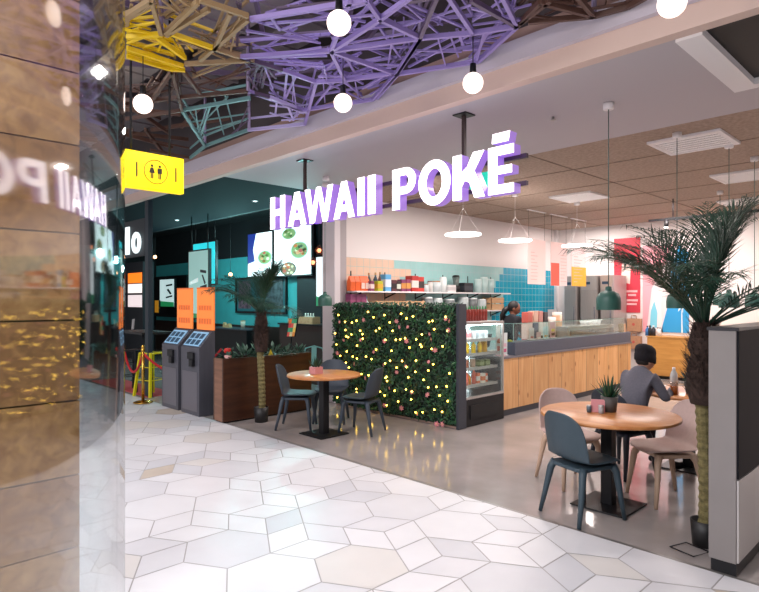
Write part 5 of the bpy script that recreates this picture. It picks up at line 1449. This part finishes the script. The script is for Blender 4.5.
def person(label,loc,rot,J,skin,topm,legm,shoem,hair,headyaw,headpitch,hscale=1.0):
    t=thing('person',label,'person',loc,rot)
    body=MB()
    order=['pelvis','waist','chest','neckb','neck']
    idx={k:i for i,k in enumerate(J['keys'])}
    ch=[(Vector(J['pos'][k]),J['rad'][k]) for k in J['keys']];ed=[(idx[a],idx[c]) for a,c in J['edges']]
    def under(k,r):
        q={'pelvis':.6,'waist':.6,'chest':.6,'neckb':.6,'neck':.86}.get(k,.6 if k[:-1]=='shoulder' else .72 if k[:-1] in('hip','knee') else .88)
        return (r[0]*q,r[1]*q) if hasattr(r,'__len__') else r*q
    v,f=skin_eval([(c,under(k,r)) for k,(c,r) in zip(J['keys'],ch)],ed);body.add(v,f,0,True)
    hb,M=head_geo(Vector(J['pos']['head']),headyaw,headpitch,hscale);body.add(hb.v,hb.f,0,True)
    for s in ('L','R'):
        w=Vector(J['pos']['wrist'+s]);e=Vector(J['pos']['elbow'+s]);d=Vector(J['hand'+s][0]) if 'hand'+s in J else (w-e)
        for c,e2 in hand_chain(w,d,None,J['hand'+s][1] if 'hand'+s in J else (1,0,0),J.get('curl',.5)):
            v,f=skin_eval(c,e2,1);body.add(v,f,0,True)
    o=part('body',body,skin,t)
    rm=o.modifiers.new('r','REMESH');rm.mode='VOXEL';rm.voxel_size=.006;rm.use_smooth_shade=True
    eye=MB()
    for s in (-1,1): eye.ball((s*.03,.083,.0),.010,8)
    eye.xf(M);part('eyes',eye,mat('eye_dark','#241a16',.2),o)
    br=MB()
    for s in (-1,1): br.tube([(s*.045,.078,.022),(s*.03,.092,.028),(s*.014,.094,.023)],.0035,5)
    br.xf(M);part('eyebrows',br,mat('brow','#1a1210',.7),o)
    lp=MB();lp.ball((0,.092,-.056),.016,8,0,(1.2,.35,.4));lp.xf(M);part('lips',lp,mat('lips','#8a4a40',.5),o)
    # clothes
    def cloth(name,keys,m,k,add=.006):
        ii={q:i for i,q in enumerate(keys)}
        c=[]
        for q in keys:
            r=J['rad'][q];r=r if hasattr(r,'__len__') else (r,r)
            c.append((Vector(J['pos'][q]),(r[0]*k+add,r[1]*k+add)))
        
        e=[(ii[a],ii[b2]) for a,b2 in J['edges'] if a in ii and b2 in ii]
        v,f=skin_eval(c,e);b=MB();b.add(v,f,0,True);o2=part(name,b,m,t)
        sm=o2.modifiers.new('soft','SMOOTH');sm.factor=.5;sm.iterations=6;return o2
    cloth('pullover',J['topkeys'],topm,1.0)
    cloth('trousers',J['legkeys'],legm,1.0,.004)
    for s in ('L','R'):
        if 'toe'+s in J['pos']:
            v,f=skin_eval([(Vector(J['pos']['ankle'+s])+Vector((0,0,-.03)),.045),(Vector(J['pos']['toe'+s])*.5+Vector(J['pos']['ankle'+s])*.5+Vector((0,0,-.035)),.04),(Vector(J['pos']['toe'+s]),.034)],[(0,1),(1,2)]);b=MB();b.add(v,f,0,True);part('shoe',b,shoem,t)
    hair(t,M)
    return t
def seated_J(lean=.1):
    P={'pelvis':(0,0,.54),'waist':(0,-.01,.68),'chest':(0,.06,.88),'neckb':(0,.10,1.01),'neck':(0,.13,1.045),'head':(0,.17,1.11)}
    for s,x in (('L',-1),('R',1)):
        P['hip'+s]=(x*.095,.03,.51);P['knee'+s]=(x*.13,.43,.49);P['ankle'+s]=(x*.13,.40,.09);P['toe'+s]=(x*.14,.55,.035)
        P['shoulder'+s]=(x*.155,.08,.955);P['elbow'+s]=(x*.23,.17,.74);P['wrist'+s]=(x*.13,.40,.82)
    Rr={'pelvis':(.15,.115),'waist':(.135,.10),'chest':(.155,.11),'neckb':(.095,.075),'neck':.052,'head':.04}
    for s in 'LR':
        Rr.update({'hip'+s:.085,'knee'+s:.058,'ankle'+s:.038,'toe'+s:.03,'shoulder'+s:.062,'elbow'+s:.045,'wrist'+s:.028})
    E=[('pelvis','waist'),('waist','chest'),('chest','neckb'),('neckb','neck'),('neck','head')]
    for s in 'LR': E+=[('pelvis','hip'+s),('hip'+s,'knee'+s),('knee'+s,'ankle'+s),('chest','shoulder'+s),('shoulder'+s,'elbow'+s),('elbow'+s,'wrist'+s)]
    keys=['pelvis','waist','chest','neckb','neck','head']+[k+s for s in 'LR' for k in ('hip','knee','ankle','shoulder','elbow','wrist')]
    return {'pos':P,'rad':Rr,'edges':E,'keys':keys,
      'topkeys':['pelvis','waist','chest','neckb','neck']+[k+s for s in 'LR' for k in ('shoulder','elbow','wrist')],'legkeys':['pelvis']+[k+s for s in 'LR' for k in ('hip','knee','ankle')],
      'handL':((.25,.9,-.1),(.6,-.2,.7)),'handR':((-.25,.9,-.1),(-.6,-.2,.7)),'curl':.55}
sk1=mat('skin_light','#c99a82',.55);sk2=mat('skin_brown','#7d4f3b',.5)
def beanie(t,M):
    b=MB();b.lathe([(.090,-.035),(.097,-.025),(.098,.03),(.094,.036),(.096,.075),(.086,.112),(.055,.138),(.001,.148)],28)
    b.v=[(v[0]*.97,v[1]*1.14-.012-(v[2])*.18,v[2]+.012) for v in b.v];b.xf(M);part('beanie',b,mat('beanie_black','#17141a',.9,var=.2,scale=60,bump=.3),t)
    b=MB();b.ball((0,-.03,-.02),.085,16,0,(.92,.8,.62));b.xf(M);part('hair',b,mat('hair_dark','#221a18',.7),t)
J=seated_J()
person('person in a black beanie and grey sweater seated with their back to the camera',(4.93,1.73,0),face_rot(.28,.96),J,sk1,mat('sweater_grey','#66656f',.9,var=.08,scale=60,bump=.15),mat('trousers_dark','#2c2a33',.8),M_black,beanie,-.25,-.22).scale=(.96,.96,.96)
def longhair(t,M):
    b=MB();b.ball((0,-.02,.018),.1,18,0,(.86,1.02,1.12));b.v=[(v[0],min(v[1],.06+max(0,v[2])*.3),v[2]) for v in b.v];b.ball((0,-.06,-.08),.075,14,0,(1,.7,1.4));b.xf(M);part('hair',b,mat('hair_dark2','#2a1c18',.6),t)
J2=seated_J()
person('second diner half hidden behind the tall palm trunk, facing the beanie',(5.72,2.62,0),face_rot(-.9,-.35),J2,sk1,mat('shirt_blue','#4a6a80',.85),mat('trousers_b','#26242a',.8),M_black,longhair,0,-.2)
def stand_J():
    P={'pelvis':(0,0,.95),'waist':(0,0,1.08),'chest':(0,.01,1.28),'neckb':(0,.01,1.40),'neck':(0,.025,1.46),'head':(0,.055,1.55)}
    for s,x in (('L',-1),('R',1)):
        P['hip'+s]=(x*.085,0,.90);P['knee'+s]=(x*.09,.02,.5);P['ankle'+s]=(x*.09,-.02,.085);P['toe'+s]=(x*.1,.13,.03)
        P['shoulder'+s]=(x*.155,.0,1.375);P['elbow'+s]=(x*.20,.05,1.10);P['wrist'+s]=(x*.15,.28,1.04)
    J=seated_J();J['pos']=P
    J['rad'].update({'pelvis':(.145,.11),'waist':(.115,.09),'chest':(.14,.10)})
    return J
def staffhair(t,M):
    b=MB();b.ball((0,-.018,.02),.098,18,0,(.84,1.02,1.08));b.v=[(v[0],min(v[1],.062+max(0,v[2]-.02)*.3),v[2]) for v in b.v];b.xf(M)
    part('hair',b,mat('hair_black','#120e10',.5),t)
    b=MB();b.tube([(0,-.095,-.02),(0,-.13,-.08),(0,-.14,-.18),(0,-.13,-.28)],[.045,.05,.042,.012],10);b.xf(M);part('ponytail',b,MATS['hair_black'],t)
J3=stand_J();J3['curl']=.4
person('counter worker in a black top with dark tied-back hair, looking down',(1.62,at(512,303,X=1.62).y,0),face_rot(.15,.99),J3,sk2,mat('top_black','#1d2028',.85),mat('apron_black','#16171b',.8),M_black,staffhair,-.75,-.35,1.08).scale=(.97,.97,.97)
# things on table 2
t=thing('water_bottle','clear plastic water bottle with a pale label on the diners\' table','bottle',(5.08,2.33,.74))
b=MB();b.lathe([(.001,0),(.036,0),(.037,.13),(.03,.17),(.014,.20),(.014,.215),(.001,.215)],16);part('bottle',b,mat('clear_plastic','#c9cfd2',.1,spec=.8),t)
b=MB();b.lathe([(.0155,.205),(.0155,.225),(.001,.226)],12);part('cap',b,M_white,t)
t=thing('amber_glass','amber drink in a straight glass on the diners\' table','glass',(5.20,1.99,.74))
b=MB();b.lathe([(.001,.004),(.03,.004),(.034,.085),(.001,.085)],16);part('drink',b,mat('amber','#b0602c',.2),t)
b=MB();b.lathe([(.001,0),(.033,0),(.037,.12),(.035,.12),(.0345,.088)],16);part('tumbler',b,glass('tumbler_glass','#f2f2f2',.02,.05),t)
t=thing('food_bowl','white food bowl with green salad in front of the person in the beanie','bowl',(5.0,2.10,.74))
b=MB();b.lathe([(.001,0),(.05,0),(.085,.06),(.08,.06),(.045,.012),(.001,.012)],20);part('bowl',b,M_white,t)
b=MB()
for i in range(10): b.ball((.045*math.cos(i*2.4)*math.sqrt(i/10)*1.2,.045*math.sin(i*2.4)*math.sqrt(i/10)*1.2,.055),.02,7)
part('salad',b,mat('salad_bright','#5f8a3a',.6,var=.3,scale=40),t)

# ================================================================== DOWNLIGHTS IN THE LEFT SOFFIT
for i,((px,py),l) in enumerate((((177,220),'small recessed spot in the dark teal soffit, left one'),((255,201),'small recessed spot in the dark teal soffit, right one by the sign'))):
    p=at(px,py,z=SOF);t=thing('recessed_spot',l,'downlight',(p.x,p.y,SOF),0,'recessed spots in the teal soffit')
    b=MB();b.lathe([(.001,-.006),(.045,-.006),(.055,-.001),(.055,0),(.001,0)],18);part('rim',b,M_white,t)
    b=MB();b.lathe([(.001,-.01),(.03,-.01),(.03,-.006)],14);part('lamp',b,mat('spot_glow','#ffffff',.4,emit=4,ecol='#dff6ff'),t)

# ================================================================== LIGHT
w=bpy.data.worlds.new('mall');scene.world=w;w.use_nodes=True
bg=w.node_tree.nodes['Background'];bg.inputs[0].default_value=hexc('#f3ecec')+(1,);bg.inputs[1].default_value=.55
def area(name,loc,size,power,col='#ffffff',rot=(0,0,0),sy=None):
    l=bpy.data.lights.new(name,'AREA');l.energy=power;l.color=hexc(col);l.size=size
    if sy:l.shape='RECTANGLE';l.size_y=sy
    o=bpy.data.objects.new(name,l);COL.objects.link(o);o.location=loc;o.rotation_euler=rot;return o
def pt(name,loc,power,col='#ffffff',r=.08):
    l=bpy.data.lights.new(name,'POINT');l.energy=power;l.color=hexc(col);l.shadow_soft_size=r
    o=bpy.data.objects.new(name,l);COL.objects.link(o);o.location=loc;return o
area('mall_fill',(4.5,-8.5,6.5),9,1180,'#f8f8ff',(math.radians(38),0,0),5)       # added fill light behind the camera, standing in for mall daylight
for i,(x,y) in enumerate(((1.0,-1.4),(3.2,-1.4),(5.4,-1.4),(-1.4,-1.4))):
    area('corridor_fill',(x,y,3.45),.2,13,'#fff8f6')  # added fill lights below the lattice, no fittings hang there
for i,(x,y) in enumerate(((1.7,3.2),(1.7,4.6),(1.15,8.3),(2.9,8.0),(3.6,3.6),(3.6,6.2),(6.2,3.8),(6.4,6.4),(8.8,5.2),(8.4,7.4),(3.6,7.8))):
    area('shop_fill',(x,y,3.33),.6,42,'#fff2ec')  # fill lights added under the ceiling to brighten the shop interior
for x,y in ((1.6,1.4),(4.2,1.4)):
    area('soffit_fill',(x,y,3.345),.16,22,'#fff0ea')  # added fill just under the soffit, without lamp bodies
pt('unit_fill',(-1.9,2.7,2.5),75,'#a5f2f4');pt('unit_fill',(-4.2,2.7,2.5),75,'#a5f2f4');pt('unit_fill',(-6.4,2.6,2.4),55,'#b0eef2')  # teal-tinted fill points added to lift the unit, no lamps there
q=cam2w(-.95,1.9,3.3);pt('boards_fill',q,45,'#fff0e0',.15)  # unseen light added above the view to brighten the boards behind the glass
pt('void_fill',(3.6,-1.4,4.2),10,'#e0d0ff',.2);pt('void_fill',(.4,-1.6,4.2),6,'#ffe6d0',.2);pt('void_fill',(6.2,-1.6,4.2),4,'#ffdcc8',.2)  # added tinted fill so the ducts and slats show, not real fittings

# ================================================================== CAMERA
cam=bpy.data.cameras.new('camera');co=bpy.data.objects.new('camera',cam);COL.objects.link(co)
cam.sensor_fit='HORIZONTAL';cam.sensor_width=36;cam.lens=36*FOC/759;cam.shift_y=4/759
co.location=(CX,CY,CZ);co.rotation_euler=(PI/2,0,math.atan2(.719,.695))
cam.clip_start=.02
scene.camera=co
vs=scene.view_settings;vs.view_transform='Standard';vs.look='None';vs.gamma=1;vs.use_curve_mapping=False;vs.exposure=0.06
